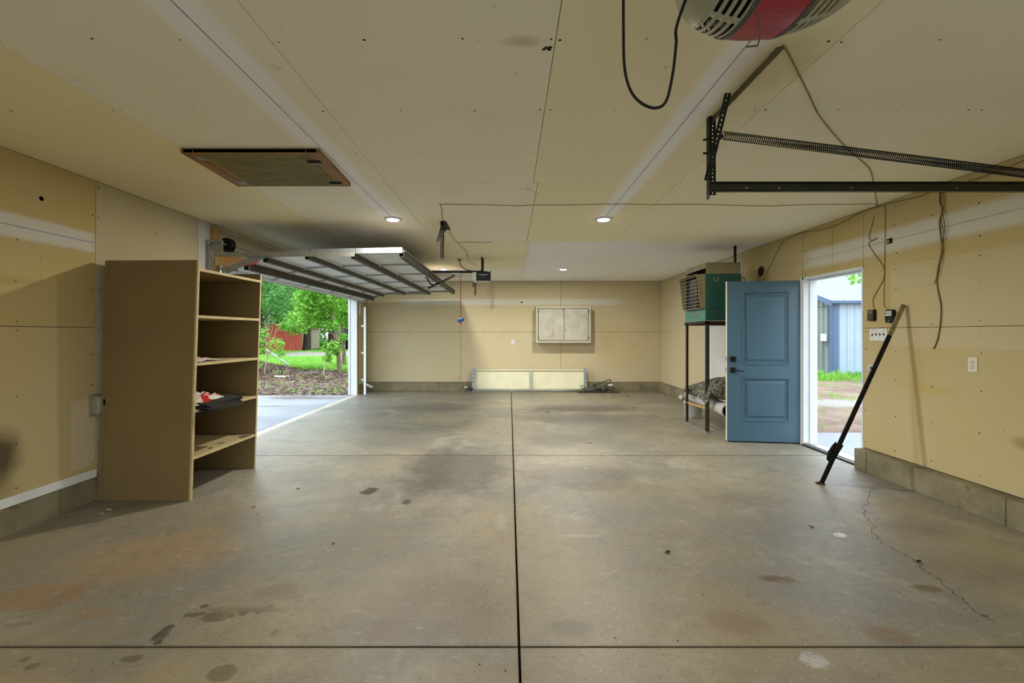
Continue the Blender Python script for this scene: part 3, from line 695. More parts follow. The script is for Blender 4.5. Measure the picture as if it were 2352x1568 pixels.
# ================================================================= recessed lights
M_em = Mat('lamp_lens'); M_em.pos(False)
M_em.bsdf.inputs['Emission Color'].default_value = (1,.97,.92,1); M_em.bsdf.inputs['Emission Strength'].default_value = 14
M_trim = simple('lamp_trim_white','#d8dcd8',.4,var=.03)
LAMPS = [(-1.287,4.93,'white recessed ceiling light over the middle floor, above the raised garage door side',1),(1.04,4.93,'white recessed ceiling light over the middle floor, to the right of the centre seam',1),
 (-1.29,8.74,'small white recessed ceiling light beyond the raised garage door, left of the far opener',1),(1.055,8.74,'small white recessed ceiling light on the white ceiling sheets ahead of the wall cabinet',1),
 (-1.287,1.10,'unseen ceiling light added overhead on the left, nearest the viewer',0),(1.04,-.4,'unseen ceiling light added overhead on the right, behind the near opener',0)]  # last two are invented, unseen weak lamps lighting the near end
for x, y, lb, vis in LAMPS:
    t = empty('ceiling_light', lb, 'ceiling light', (x,y,H), 'recessed ceiling lights')
    mb = MB(); mb.lathe([(.064,-.014),(.070,-.014),(.095,-.008),(.098,-.001),(.064,-.001)],(0,0,0),'z',32); mb.build('trim_ring', M_trim, t, smooth=True)
    mb = MB(); mb.lathe([(.0,-.028),(.03,-.0265),(.055,-.021),(.066,-.014),(.066,-.002),(0,-.002)],(0,0,0),'z',32); mb.build('lens', M_em.mat, t, smooth=True)
# ================================================================= attic hatch
ah = empty('attic_hatch', 'wooden attic hatch with hinges and latches in the ceiling', 'hatch', (-1.8,3.40,H))
o = Vector(ah.location)
hx = [(-2.25,3.05),(-1.30,3.05),(-1.335,3.755),(-2.285,3.755)]
def hq(s, t):   # s across 0..1, t near to far 0..1
    a = Vector(hx[0]).lerp(Vector(hx[1]), s); b = Vector(hx[3]).lerp(Vector(hx[2]), s); return a.lerp(b, t)
def hslab(mb, s0,s1,t0,t1,z0,z1,mi=0):
    q = [hq(s0,t0),hq(s1,t0),hq(s1,t1),hq(s0,t1)]
    mb.hexa([Vector((p.x,p.y,z0+H))-o for p in q]+[Vector((p.x,p.y,z1+H))-o for p in q], mi)
M_fir = wood('hatch_fir','#7d5a33','#a27a4a',2,(9,1.5,9)); M_osb = simple('hatch_panel_board','#7f7445',.7,var=.16,scale=3.5,stretch=(1,4,1)); M_osb2 = M_osb
mb = MB(); hslab(mb,0,.088,0,1,-.032,-.001); hslab(mb,.905,1,0,1,-.032,-.001); hslab(mb,.02,.98,.0,.035,-.031,-.006)
tag(mb.build('frame_board', M_fir, ah, bevel=.001),'orange brown side boards')
mb = MB(); hslab(mb,.092,.90,.0,1,-.030,-.008); hslab(mb,.095,.135,0,1,-.0305,-.029,1); pn = mb.build('panel', [M_osb, wood('hatch_streak','#8f7340','#a08249')], ah)
M_stamp = simple('faint_ink_stamp','#5c5a33',.8)
mb = MB()
def hline(s0,t0,s1,t1,w):
    a, b = hq(s0,t0), hq(s1,t1); d = (b-a).normalized(); n = Vector((-d.y,d.x))*w; z = H-.0306
    mb.face([Vector((p.x,p.y,z))-o for p in (a-n,b-n,b+n,a+n)])
for a in ((.80,.66,.87,.66),(.80,.66,.80,.93),(.80,.93,.87,.93)): hline(*a,.0012)
for k in range(5): hline(.815,.70+k*.045,.845+.02*random.random(),.70+k*.045,.0016)
for r in range(3):
    for k in range(14):
        if random.random() < .8: s = .62+k*.0115; t = .70+r*.085; hline(s,t,s+random.uniform(.0,.006),t+random.uniform(.03,.06),.001)
tag(mb.build('ink_stamp', M_stamp, pn),'faint illegible ink stamp')
for t in (.13,.86):
    mb = MB(); p = hq(.09,t); c = Vector((p.x,p.y,H-.033))-o
    mb.box(c+Vector((-.03,-.035,-.002)),c+Vector((.03,.035,.002))); mb.tube([c+Vector((0,-.036,-.004)),c+Vector((0,.036,-.004))],.005,6)
    for a in (-.018,.018):
        for b in (-.022,0,.022): mb.disc(c+Vector((a,b,-.0025)),(0,0,1),.004,6,1)
    mb.build('hinge', [M_galv, M_black], ah)
for t in (.22,.86):
    mb = MB(); p = hq(.90,t); c = Vector((p.x,p.y,H-.036))-o
    mb.box(c+Vector((-.045,-.016,-.004)),c+Vector((.045,.016,.004)),1); mb.tube([c+Vector((-.05,.012,-.008)),c+Vector((.05,.012,-.008))],.006,8); mb.tube([c+Vector((-.05,0,-.008)),c+Vector((-.05,0,-.018))],.005,6)
    mb.build('barrel_bolt', [M_galv, M_black], ah)

# ================================================================= bookcase
M_bc = simple('olive_brown_paint','#7b6842',.55,var=.05,scale=2,spec=.35)
M_bce = simple('cream_edge_wood','#b5a377',.6,var=.12,scale=20)
M_shelf = Mat('worn_shelf_paint',.6); x,y,z = M_shelf.pos(False); M_shelf.color(M_shelf.mix(M_shelf.mix(lin('#94835a'),lin('#b3a47c'),M_shelf.noise(7,5,.7,stretch=(1,3,1)).ramp(.3,.7)),lin('#3a3325'),M_shelf.noise(4.2,4,.6,dist=.5).ramp(.6,.68)*.8)); M_shelf = M_shelf.mat
bo = Vector((-2.637,3.687,0)); es = Vector((-.9994,.0345,0)); et = Vector((.0345,.9994,0)); D, W, LEAN = .79, .895, .0328
bk = empty('bookcase', 'tall olive brown bookcase leaning slightly beside the left wall', 'bookcase', bo)
def bw(v): p = es*v.x+et*v.y+Vector((0,0,v.z)); p.x += LEAN*v.z; return p     # x depth from front, y from near side, z up
def bpart(name, boxes, mats, lab=None, bevel=.0015):
    mb = MB()
    for b in boxes: mb.box(*b)
    mb.warp(bw); ob = mb.build(name, mats, bk, bevel=bevel)
    if lab: tag(ob, lab)
    return ob
bpart('side_panel', [((0.004,0,0),(D,.02,1.99)),((D-.035,-.004,0),(D,0,1.99))], M_bc)
bpart('side_panel', [((0.004,W-.02,0),(D,W,1.99))], M_bc)
bpart('front_edge', [((0,0,0),(.004,.026,1.99)),((0.004,-.003,0),(.012,0,1.99))], M_bce, 'pale raw wood front edge')
bpart('front_edge', [((0,W-.022,0),(.004,W,1.99))], M_bce, 'pale raw wood front edge')
bpart('back_panel', [((D-.012,.02,.02),(D-.002,W-.02,1.985))], M_bc)
shelf_z = [.356,.747,1.137,1.535]
for z in shelf_z: bpart('shelf', [((.008,.021,z-.024),(D-.013,W-.021,z))], M_shelf)
bpart('top_panel', [((.004,.021,1.905),(D-.013,W-.021,1.925))], M_bc)
for z in shelf_z+[1.925]: bpart('shelf_edge', [((0,.024,z-.024),(.008,W-.022,z))], M_bce, 'pale raw wood shelf edge')
def bpt(d, w, z): return bo+bw(Vector((d,w,z)))
# crumpled bags and folded mats on the shelves
def crumple(name, c, sx, sy, h, seed, mats, thr, label, cat, group=None, rot=0.0, fall=None):
    mb = MB(); n = 22; rows = []
    for i in range(n+1):
        r = []
        for j in range(n+1):
            a, b = i/n*2-1, j/n*2-1; e = max(0, 1-(a*a+b*b)*.62)
            k = mnoise.fractal(Vector((a*1.7+seed,b*1.7,seed*.3)),.9,2.2,5)
            ed = 1+.18*mnoise.noise(Vector((math.atan2(b,a)*1.5+seed,1.3,0)))
            p = Vector((a*sx*ed+k*.01, b*sy*ed+mnoise.noise(Vector((a*3,b*3,seed)))*.012, .004+h*e*(.55+.75*abs(k))))
            if fall: p = fall(p)
            r.append(p)
        rows.append(r)
    vs = mb.grid(rows)
    for f in mb.bm.faces:
        q = f.calc_center_median(); f.material_index = 1 if mnoise.noise(Vector((q.x*9+seed,q.y*7,3.1))) > thr else 0
    low = [[Vector((p.x,p.y,.001)) for p in r] for r in rows]; mb.grid(low)
    ob = mb.build(name, mats, smooth=True); ob.location = c; ob.rotation_euler = (0,0,rot); return tag(ob, label, cat, group)
M_bagw = simple('white_bag_plastic','#c9c1b4',.4,var=.1,scale=14); M_bagr = simple('red_bag_plastic','#a8261f',.35,var=.12,scale=12); M_mat = simple('charcoal_mat_fabric','#2c2a27',.9,var=.2,scale=30)
bag1 = crumple('plastic_bag', bpt(.16,.24,1.137), .12, .17, .035, 2.3, [M_bagw,M_bagr], -.02, 'crumpled red and white plastic bag lying on the third shelf up', 'bag')
bag2 = crumple('plastic_bag', bpt(.15,.27,.775), .15, .22, .085, 5.1, [M_bagw,M_bagr], .24, 'crumpled white bag with red print on the second shelf up', 'bag')
mt = empty('floor_mat', 'stack of folded charcoal mats jutting over the second shelf edge', 'mat', bpt(-.02,.035,.752))
for k in range(4):
    mb = MB(); n = 18; rows = []; 
    for i in range(n+1):
        r = []
        for j in range(9):
            s = i/n; t = j/8
            r.append(Vector((-.22+.27*t+.02*math.sin(s*3+k)+.035*s, .03+s*.46+.012*math.sin(t*4+k*2), .010+k*.0145+.003*math.sin(s*5+k*1.3)+.004*s-.030*t*t*(1-.12*k))))
        rows.append(r)
    mb.grid(rows); mb.grid([[p+Vector((0,0,-.0125)) for p in r] for r in rows])
    for a in (0,-1):
        mb.grid([rows[a],[p+Vector((0,0,-.0125)) for p in rows[a]]])
    mb.grid([[r[0] for r in rows],[r[0]+Vector((0,0,-.0125)) for r in rows]]); mb.grid([[r[-1] for r in rows],[r[-1]+Vector((0,0,-.0125)) for r in rows]])
    mb.build('fold', M_mat, mt, smooth=True)

# ================================================================= wall cabinet
M_cab = Mat('grubby_white_cabinet',.5); M_cab.pos(False); M_cab.color(M_cab.mix(M_cab.mix(lin('#a8a491'),lin('#bab6a3'),M_cab.noise(4,4).ramp(.3,.7)),lin('#77705c'),M_cab.noise(5,6,.72).ramp(.55,.74)*.75)); M_cab = M_cab.mat
M_cabf = simple('cabinet_frame_paint','#bdb8a2',.5,var=.06)
cb = empty('wall_cabinet', 'grubby white two door cabinet hung on the far wall', 'cabinet', (1.268,YB,1.163))
w, hh, dp = 1.285, .855, .30
mb = MB(); w2 = w/2
for b in (((-w2,-dp,0),(-w2+.02,-.001,hh)),((w2-.02,-dp,0),(w2,-.001,hh)),((-w2,-dp,0),(w2,-.001,.02)),((-w2,-dp,hh-.02),(w2,-.001,hh)),((-w2+.02,-.012,.02),(w2-.02,-.002,hh-.02)),
          ((-w2,-dp-.012,0),(-w2+.045,-dp,hh)),((w2-.045,-dp-.012,0),(w2,-dp,hh)),((-w2+.045,-dp-.012,0),(w2-.045,-dp,.045)),((-w2+.045,-dp-.012,hh-.045),(w2-.045,-dp,hh))): mb.box(*b)
mb.build('body', M_cabf, cb, bevel=.002)
mb = MB(); mb.box((-w2+.057,-dp-.020,.056),(.010,-dp+.004,hh-.056)); d1 = mb.build('door', M_cab, cb, bevel=.003)
mb = MB(); mb.box((.024,-dp-.012,.056),(w2-.057,-dp+.004,hh-.056)); d2 = mb.build('door', M_cab, cb, bevel=.003)
mb = MB(); mb.lathe([(0,-.008),(.012,-.008),(.014,0),(0,0)],(-.025,-dp-.020,hh-.085),'y',12); mb.build('lock', M_black, d1)
for d, xx in ((d1,-w2+.051),(d2,w2-.051)):
    for z in (.12,hh-.12):
        mb = MB(); mb.tube([(xx,-dp-.02,z-.03),(xx,-dp-.02,z+.03)],.008,8); mb.build('hinge', M_dark_steel, d)

# ================================================================= old door panel and conduit mast at the far wall
op2 = empty('garage_door_panel', 'cream garage door panel section leaning against the far wall', 'door panel', (.48,10.62,0))
wpl = 1.37; tilt = .16
def lean(v): return Vector((v.x, v.y+v.z*tilt, v.z*(1-tilt*tilt*.5)))
M_pan = Mat('cream_panel_steel',.5); M_pan.pos(False); M_pan.color(M_pan.mix(M_pan.mix(lin('#d6d4b0'),lin('#e0dcbc'),M_pan.noise(3,3).ramp(.3,.7)),lin('#a5743a'),M_pan.noise(3.1,5,.7).ramp(.66,.76)*.7)); M_pan = M_pan.mat
def lp(name, boxes, mat, lab=None, parent=op2):
    mb = MB()
    for b in boxes: mb.box(*b)
    mb.warp(lean); ob = mb.build(name, mat, parent, bevel=.0015)
    if lab: tag(ob, lab)
    return ob
lp('skin', [((-wpl,.0,.01),(wpl,.02,.53)),((-wpl+.04,-.04,.505),(wpl-.04,0,.53)),((-wpl+.04,-.04,.0),(wpl-.04,0,.02))], M_pan)
lp('end_stile', [((-wpl,-.05,0),(-wpl+.075,.001,.545))], M_galv); lp('end_stile', [((wpl-.075,-.05,0),(wpl,.001,.545))], M_galv); lp('centre_stile', [((-.0,-.045,.0),(.06,.001,.52))], M_galv)
mb = MB()
for x in (-wpl+.02,wpl-.02):
    for z in (.12,.22,.32,.42): mb.disc((x,-.0508,z),(0,1,0),.011,8)
mb.warp(lean); mb.build('bolt_hole', M_black, op2)
cm = empty('conduit_mast', 'grey service conduit lying on the floor before the leaning panel', 'conduit', (.5,10.46,0))
o = Vector(cm.location); L = lambda p: Vector(p)-o
M_conduit = simple('grey_conduit','#96958a',.5,.3,var=.12,scale=6)
mb = MB(); mb.tube([L((-.85,10.46,.055)),L((.9,10.46,.05)),L((1.75,10.46,.045))],.032,12); mb.tube([L((.9,10.46,.05)),L((1.78,10.46,.045))],.034,12); mb.build('pipe', M_conduit, cm, smooth=True)
mb = MB(); mb.tube([L((1.74,10.46,.062)),L((2.15,10.46,.062))],.045,12); mb.lathe([(0,0),(.052,0),(.075,.04),(.075,.10),(.05,.15),(0,.16)],L((2.15,10.46,.078)),'x',16); tag(mb.build('weather_head', simple('dark_grey_cap','#4d4c47',.5,.3), cm, smooth=True),'dark grey capped end')
mb = MB(); mb.bar(L((1.76,10.46,.10)),L((1.76,10.46,.0)),.02,.10); mb.tube([L((1.70,10.44,.09)),L((1.66,10.43,.16)),L((1.72,10.44,.17)),L((1.77,10.44,.11))],.008,6); mb.build('strap', M_dark_steel, cm)
def cpath(pts, sub=6):
    pts = [Vector(p) for p in pts]; out = []
    for i in range(len(pts)-1):
        a,b,c,d = pts[max(i-1,0)],pts[i],pts[i+1],pts[min(i+2,len(pts)-1)]
        for k in range(sub):
            t = k/sub; out.append(.5*((2*b)+(c-a)*t+(2*a-5*b+4*c-d)*t*t+(3*b-a-3*c+d)*t**3))
    return out+[pts[-1]]
M_cbl = simple('service_cable','#3d3d38',.6)
for pts in ([(-.84,10.46,.06),(-1.0,10.45,.09),(-1.1,10.44,.14)],[(-.84,10.46,.05),(-.98,10.46,.06),(-1.05,10.44,.035)],[(-.84,10.45,.07),(-.92,10.43,.12),(-.96,10.42,.13)],
            [(2.28,10.48,.09),(2.35,10.5,.13),(2.45,10.48,.12),(2.46,10.45,.08),(2.36,10.44,.06),(2.28,10.46,.08)],[(2.24,10.5,.13),(2.32,10.55,.19),(2.40,10.57,.25),(2.36,10.57,.29),(2.2,10.55,.23),(2.02,10.5,.15)],
            [(2.28,10.46,.05),(2.5,10.42,.02),(2.55,10.38,.02),(2.3,10.34,.015),(1.9,10.32,.015),(1.6,10.34,.02),(1.7,10.40,.02)]):
    mb = MB(); mb.tube(cpath([L(p) for p in pts]),.011,6); mb.build('cable', M_cbl, cm, smooth=True)
mb = MB(); mb.box(L((2.33,10.5,.15)),L((2.43,10.53,.19))); mb.build('cable_tag', M_white_paint, cm, bevel=.004)
mb = MB(); mb.box(L((-1.06,10.435,.11)),L((-.99,10.45,.14))); mb.build('cable_tag', M_white_paint, cm, bevel=.004)
mb = MB(); mb.lathe([(0,0),(.03,.0),(.03,.02),(.012,.05),(0,.05)],L((2.0,10.5,.135)),'z',10); mb.build('knob', M_black, cm, smooth=True)

# ================================================================= outlets, switches and small wall things
M_plate = simple('ivory_plate','#d6d0b4',.4,var=.04); M_plw = simple('white_plate','#dcdcd8',.4,var=.04)
def duplex(name, label, loc, rot, mat, sc=1.0):
    t = empty(name, label, 'outlet', loc, rot=(0,0,rot))
    mb = MB(); mb.box((-.036*sc,-.006,-.058*sc),(.036*sc,-.0003,.058*sc)); mb.build('plate', mat, t, bevel=.0025)
    for z in (.02,-.02):
        mb = MB(); mb.lathe([(0,-.003),(.016,-.003),(.017,0)],(0,-.006,z),'y',14); r = mb.build('receptacle', mat, t)
        mb = MB()
        for a, q in ((-.006,.004),(.006,.005)): mb.box((a-.0014,-.0097,z+.002-q),(a+.0014,-.0088,z+.004+q))
        mb.lathe([(0,-.0008),(.003,-.0008),(.003,0)],(0,-.009,z-.009),'y',8); mb.build('slot', M_black, r)
    mb = MB(); mb.lathe([(0,-.0015),(.0035,-.0015),(.0035,0)],(0,-.006,0),'y',8); mb.build('screw', M_galv, t)
    return t
q = PX(2235,837,XR); duplex('wall_outlet', 'ivory outlet plate on the right wall beyond the leaning post', (XR,q.y,q.z), -math.pi/2, M_plate)
q = P(1178,785,YB); duplex('wall_outlet', 'small white outlet plate on the far wall left of the cabinet', (q.x,YB,q.z), 0, M_plw, .95)
# weatherproof box half hidden by the bookcase
wb = empty('outlet_cover', 'clear grey bubble outlet cover on the left wall behind the bookcase', 'outlet', (XL,3.715,.79))
mb = MB(); mb.box((.001,-.065,-.085),(.02,.065,.085)); mb.build('base', simple('grey_cover','#7c7767',.4), wb, bevel=.006)
mb = MB(); mb.grid([[Vector((.02+.055*math.sin(math.pi*min(1,i/6+.0)*.5)*(1 if 1 else 0),a*(1-.35*(i/6)**3)*.06,b*(1-.3*(i/6)**3)*.08)) for a,b in ((-1,-.8),(-.8,-1),(.8,-1),(1,-.8),(1,.8),(.8,1),(-.8,1),(-1,.8))] for i in range(7)], closed_u=True)
vs = [Vector((.075,a*.65*.06,b*.7*.08)) for a,b in ((-1,-.8),(-.8,-1),(.8,-1),(1,-.8),(1,.8),(.8,1),(-.8,1),(-1,.8))]; mb.face(vs)
mb.build('bubble', simple('smoky_cover','#8a8472',.25,spec=.6), wb, smooth=False)
mb = MB(); mb.box((.076,-.02,.0),(.078,.02,.045)); mb.build('socket_face', M_black, wb)
# four gang switch
q = PX(2018,822,XR); sw = empty('light_switch', 'white four switch plate on the right wall behind the leaning post', 'light switch', (XR,4.41,1.37), rot=(0,0,-math.pi/2))
mb = MB(); mb.box((-.105,-.006,-.06),(.105,-.0003,.06)); mb.build('plate', M_plw, sw, bevel=.002)
for k, up in enumerate((-1,1,1,1)):
    mb = MB(); xx = -.069+k*.046; mb.box((xx-.005,-.0065,-.012),(xx+.005,-.0055,.012),1); mb.hexa([(xx-.004,-.006,-.004),(xx+.004,-.006,-.004),(xx+.004,-.006,.004),(xx-.004,-.006,.004),(xx-.0035,-.02,up*.010-.003),(xx+.0035,-.02,up*.010-.003),(xx+.0035,-.02,up*.010+.003),(xx-.0035,-.02,up*.010+.003)])
    mb.build('toggle', [M_plw if 0 else M_black, M_black], sw)
for k in range(4):
    for z in (-.035,.035):
        mb = MB(); mb.lathe([(0,-.0012),(.003,-.0012),(.003,0)],(-.069+k*.046,-.006,z),'y',8); mb.build('screw', M_galv, sw)
M_pencil = simple('pencil_grey','#8b8478',.8)
for k, wd in ((0,3),(1,3),(3,1)):
    mb = MB()
    for j in range(wd): mb.bar((-.079+k*.046+j*.008,-.0062,.043),(-.072+k*.046+j*.008,-.0062,.050),.0016,.0006); mb.bar((-.072+k*.046+j*.008,-.0062,.050),(-.070+k*.046+j*.008,-.0062,.043),.0016,.0006)
    tag(mb.build('pencil_mark', M_pencil, sw), 'faint pencilled mark above a toggle')
# opener wall controls
q = PX(2006,724,XR); wc = empty('wall_button', 'brown and black opener button on the right wall beside the side door', 'wall button', (XR,q.y,q.z), rot=(0,0,-math.pi/2))
mb = MB(); mb.box((-.038,-.032,-.055),(.038,-.0003,.055)); mb.build('case', M_black, wc, bevel=.004)
mb = MB(); mb.box((-.034,-.036,.012),(.034,-.032,.05)); mb.box((-.03,-.0375,.02),(.03,-.036,.044)); mb.build('button', simple('brown_button','#6f6347',.5), wc, bevel=.002)
mb = MB(); mb.box((-.034,-.0345,-.05),(.034,-.032,.008)); mb.lathe([(0,-.002),(.005,-.002),(.005,0)],(.018,-.0345,-.038),'y',8); mb.build('lower_panel', simple('dark_brown_panel','#453c30',.5), wc)
q = PX(2049,726,XR); wc = empty('wall_button', 'black opener control with a white button, behind the tip of the leaning post', 'wall button', (XR,q.y,q.z), rot=(0,0,-math.pi/2))
mb = MB(); pr = [(-.042,-.035),(-.03,-.062),(.03,-.062),(.042,-.035),(.042,.05),(.032,.062),(-.032,.062),(-.042,.05)]
mb.grid([[Vector((a,y,b)) for a,b in pr] for y in (-.0003,-.034)], closed_u=True); mb.face([Vector((a,-.034,b)) for a,b in pr]); mb.build('case', M_black, wc, bevel=.003)
mb = MB(); mb.box((-.034,-.038,.004),(.034,-.034,.05)); bt = mb.build('button', M_plw, wc, bevel=.002)
mb = MB(); mb.lathe([(0,-.0006),(.0075,-.0006),(.0075,0)],(0,-.038,.026),'y',12); mb.box((-.028,-.0386,.019),(-.015,-.038,.033)); mb.box((.018,-.0386,.019),(.028,-.038,.033)); mb.box((-.028,-.0386,.041),(.028,-.038,.043)); mb.build('button_mark', M_black, bt)
mb = MB(); mb.lathe([(0,-.003),(.006,-.003),(.006,0)],(0,-.034,-.045),'y',10); mb.build('led', M_galv, wc)
# little printed tag
q = PX(2001,846,XR); tg = empty('paper_tag', 'crooked little printed paper tag beside the switch plate', 'paper tag', (XR,q.y,q.z), rot=(math.radians(32),0,0))
mb = MB(); mb.box((-.0022,-.05,-.03),(-.0006,.035,.03)); pt = mb.build('paper', M_plw, tg)
M_ink = simple('blue_grey_ink','#4f5f78',.7); mb = MB(); mb.box((-.0027,-.042,-.012),(-.0022,.018,.024)); mb.box((-.0027,-.042,-.018),(-.0022,.028,-.0155)); mb.box((-.0027,-.042,-.024),(-.0022,.028,-.0215)); mb.build('print', M_ink, pt)

# ================================================================= wires stapled to wall and ceiling
W_ = M_wire
def pcx(u, v, e=.006): p = PX(u,v,XR-e); return p
def pcc(u, v, e=.006): p = PF(u,v,H-e); return p
cable('bell_wire', [pcc(1798,104),pcc(1812,125),pcc(1832,165),pcc(1862,225),pcc(1885,270),pcc(1935,330),pcc(1985,375),pcc(2000,393),pcc(2006,420),pcc(2012,455),pcx(2014,475),pcx(2006,505),pcx(1996,545),pcx(2005,552),pcx(2014,546),pcx(2003,553),pcx(1995,560),pcx(2010,585),pcx(2028,610),pcx(2031,630),pcx(2025,650),pcx(2008,680),pcx(2005,694),pcx(2008,712)], .0030, W_, 'tan twin wire wandering from the near opener across the ceiling to the brown button', 'wire', 'tan bell wires')
cable('bell_wire', [pcx(2033,470),pcx(2033,520),pcx(2032,600),pcx(2030,680),pcx(2031,702),pcx(2036,708),pcx(2046,712)], .0026, W_, 'straight tan wire dropping from the ceiling edge to the black wall control', 'wire', 'tan bell wires')
cable('bell_wire', [pcc(1098,611),pcc(1088,606),pcc(1076,598),pcc(1072,580),pcc(1070,576),pcc(1055,562),pcc(1040,545),pcc(1032,532),pcc(1022,515),pcc(1015,495),pcc(1016,485),pcc(1012,472),pcc(1013,469.5),pcc(1060,469.8),pcc(1120,470.5),pcc(1190,472.5),pcc(1230,471),pcc(1320,470.5),pcc(1410,468.5),pcc(1500,470),pcc(1600,469),pcc(1750,473),pcc(1850,470),pcc(1950,469),pcc(2018,468)], .0028, W_, 'thin tan wire running from the far opener along the ceiling to the right wall', 'wire', 'tan bell wires')
cable('bell_wire', [pcx(1752,644),pcx(1775,598),pcx(1795,560),pcx(1803,552),pcx(1845,534),pcx(1880,529),pcx(1920,517),pcx(1950,503),pcx(1962,495),pcx(2005,478),pcx(2050,465),pcx(2110,452),pcx(2150,436),pcx(2230,415),pcx(2300,390),pcx(2352,368)], .0034, W_, 'long tan wire along the top of the right wall, dipping down beside the flue hole', 'wire', 'tan bell wires')
b0 = cable('cable_bundle', [pcx(2161,430),pcx(2158,460),pcx(2164,482),pcx(2158,510),pcx(2161,545),pcx(2164,570),pcx(2158,600),pcx(2152,635),pcx(2154,665),pcx(2161,700),pcx(2160,740),pcx(2153,780),pcx(2144,801)], .0042, simple('olive_cable','#6c6230',.6), 'bundle of loose tan cables hanging down the right wall', 'cable')
for pts in ([pcx(2166,430,.012),pcx(2168,470,.012),pcx(2162,500,.014),pcx(2168,548,.012),pcx(2160,590,.014),pcx(2157,625,.012),pcx(2148,645,.012),pcx(2146,652,.01)],[pcx(2164,430,.02),pcx(2163,480,.02),pcx(2170,520,.022),pcx(2164,560,.02),pcx(2160,605,.016)]):
    s = cable('strand', pts, .0032, W_, None, None); s.parent = b0
# ================================================================= blue side door, standing open
M_blue = simple('slate_blue_paint','#466475',.36,var=.03,scale=2,spec=.45)
M_doorB = simple('door_edge_cream','#d8d6b8',.5,var=.04)
hinge = Vector((3.675,5.575,0)); free = Vector((2.772,5.682,0))
ang = math.atan2(free.y-hinge.y, free.x-hinge.x)+math.pi     # local +x runs free edge -> hinge
dw = (hinge-free).length
door = empty('door_1', 'slate blue two panel side door standing open into the garage', 'door', free, rot=(0,0,ang), kind='structure')
z0, z1, th = .018, 2.044, .044
P1, P2 = (.185,.748,.985,1.915), (.185,.748,.272,.826)
mb = MB()
xs_, zs_ = [0,.185,.748,dw], [z0,.272,.826,.985,1.915,z1]
for i in range(3):
    for j in range(5):
        if i == 1 and j in (1,3): continue
        mb.face([(xs_[i],0,zs_[j]),(xs_[i+1],0,zs_[j]),(xs_[i+1],0,zs_[j+1]),(xs_[i],0,zs_[j+1])])
for r in (P1,P2): mb.loops((0,0,0),(1,0,0),(0,0,1),(0,-1,0),r,[(0,0),(.004,-.008),(.016,-.008),(.024,.006),(.032,.018),(.040,.018),(.070,.002),(.074,.002)])
mb.box((0,.014,z0),(dw,th,z1)); mb.grid([[(0,0,z0),(dw,0,z0),(dw,0,z1),(0,0,z1)],[(0,.014,z0),(dw,.014,z0),(dw,.014,z1),(0,.014,z1)]],closed_u=True)
mb.build('leaf', M_blue, door)
mb = MB(); mb.box((-.003,.001,z0),(.0,th-.001,z1)); tag(mb.build('edge', M_doorB, door),'cream latch edge')
mb = MB(); mb.box((.02,.004,z0-.014),(dw-.02,th-.004,z0)); mb.build('sweep', M_black, door)
mb = MB(); mb.box((.036,-.018,1.025),(.102,-.0005,1.091)); db = mb.build('deadbolt', M_black, door, bevel=.004)
mb = MB(); mb.lathe([(0,-.006),(.02,-.006),(.022,0),(0,0)],(.069,-.018,1.058),'y',16); mb.box((.064,-.034,1.04),(.074,-.024,1.076)); mb.build('thumb_turn', M_black, db)
mb = MB(); mb.box((.036,-.016,.885),(.102,-.0005,.951)); lv = mb.build('lever_rose', M_black, door, bevel=.004)
mb = MB(); mb.tube([(.075,-.016,.915),(.075,-.052,.915)],.011,10); mb.tube([(.070,-.052,.915),(.12,-.055,.914),(.178,-.05,.909)],.0075,8); mb.build('lever', M_black, lv, smooth=True)
for z in (.918,1.058):
    mb = MB(); mb.box((-.0045,.01,z-.028),(-.003,th-.01,z+.028)); mb.box((-.010,.016,z-.008),(-.0045,.03,z+.008)); mb.build('latch_plate', M_galv, door)
for z in (.27,1.03,1.80):
    mb = MB(); mb.tube([(dw+.004,-.008,z-.045),(dw+.004,-.008,z+.045)],.0075,8); mb.box((dw-.03,-.003,z-.045),(dw,-.0006,z+.045)); mb.build('hinge', M_dark_steel if z < 1.5 else M_galv, door)

# ================================================================= unit heater on its stand
M_teal = simple('teal_enamel','#2c5449',.4,var=.08,scale=3,spec=.45); M_teal2 = simple('pale_teal_enamel','#4a8276',.4,var=.06,scale=4)
M_hcream = simple('grimy_cream_enamel','#8d8262',.5,var=.14,scale=6); M_rust = simple('rusty_steel','#3b2416',.7,.2,var=.4,scale=14); M_slat = simple('louver_white','#a9a594',.45,var=.08)
hx0, hx1, hy0, hy1 = 2.735, 3.235, 6.22, 6.93
ht2 = empty('unit_heater', 'teal gas unit heater with louvred front on a tall steel stand', 'heater', (2.985,6.575,1.555)); o = Vector(ht2.location); L = lambda p: Vector(p)-o
mb = MB(); mb.box(L((hx0,hy0,1.725)),L((hx1,hy1,2.215))); mb.build('cabinet', M_teal, ht2, bevel=.004)
mb = MB(); mb.box(L((hx0+.004,hy0+.003,1.566)),L((hx1-.02,hy1-.003,1.722))); mb.build('lower_cabinet', M_teal, ht2, bevel=.003)
mb = MB(); mb.box(L((hx0-.004,hy0+.0,1.556)),L((hx0+.003,hy1,1.73))); tag(mb.build('access_panel', M_teal2, ht2, bevel=.002),'paler teal front panel')
mb = MB(); mb.lathe([(0,-.006),(.024,-.006),(.027,-.003),(.027,0)],(0,0,0),'x',20); mb.warp(lambda c: Vector((c.x,c.y*1.5,c.z*.85))+L((hx0-.004,hy0+.30,1.652))); tag(mb.build('badge', simple('orange_red_badge','#c2492b',.4), ht2, smooth=True),'oval orange red badge')
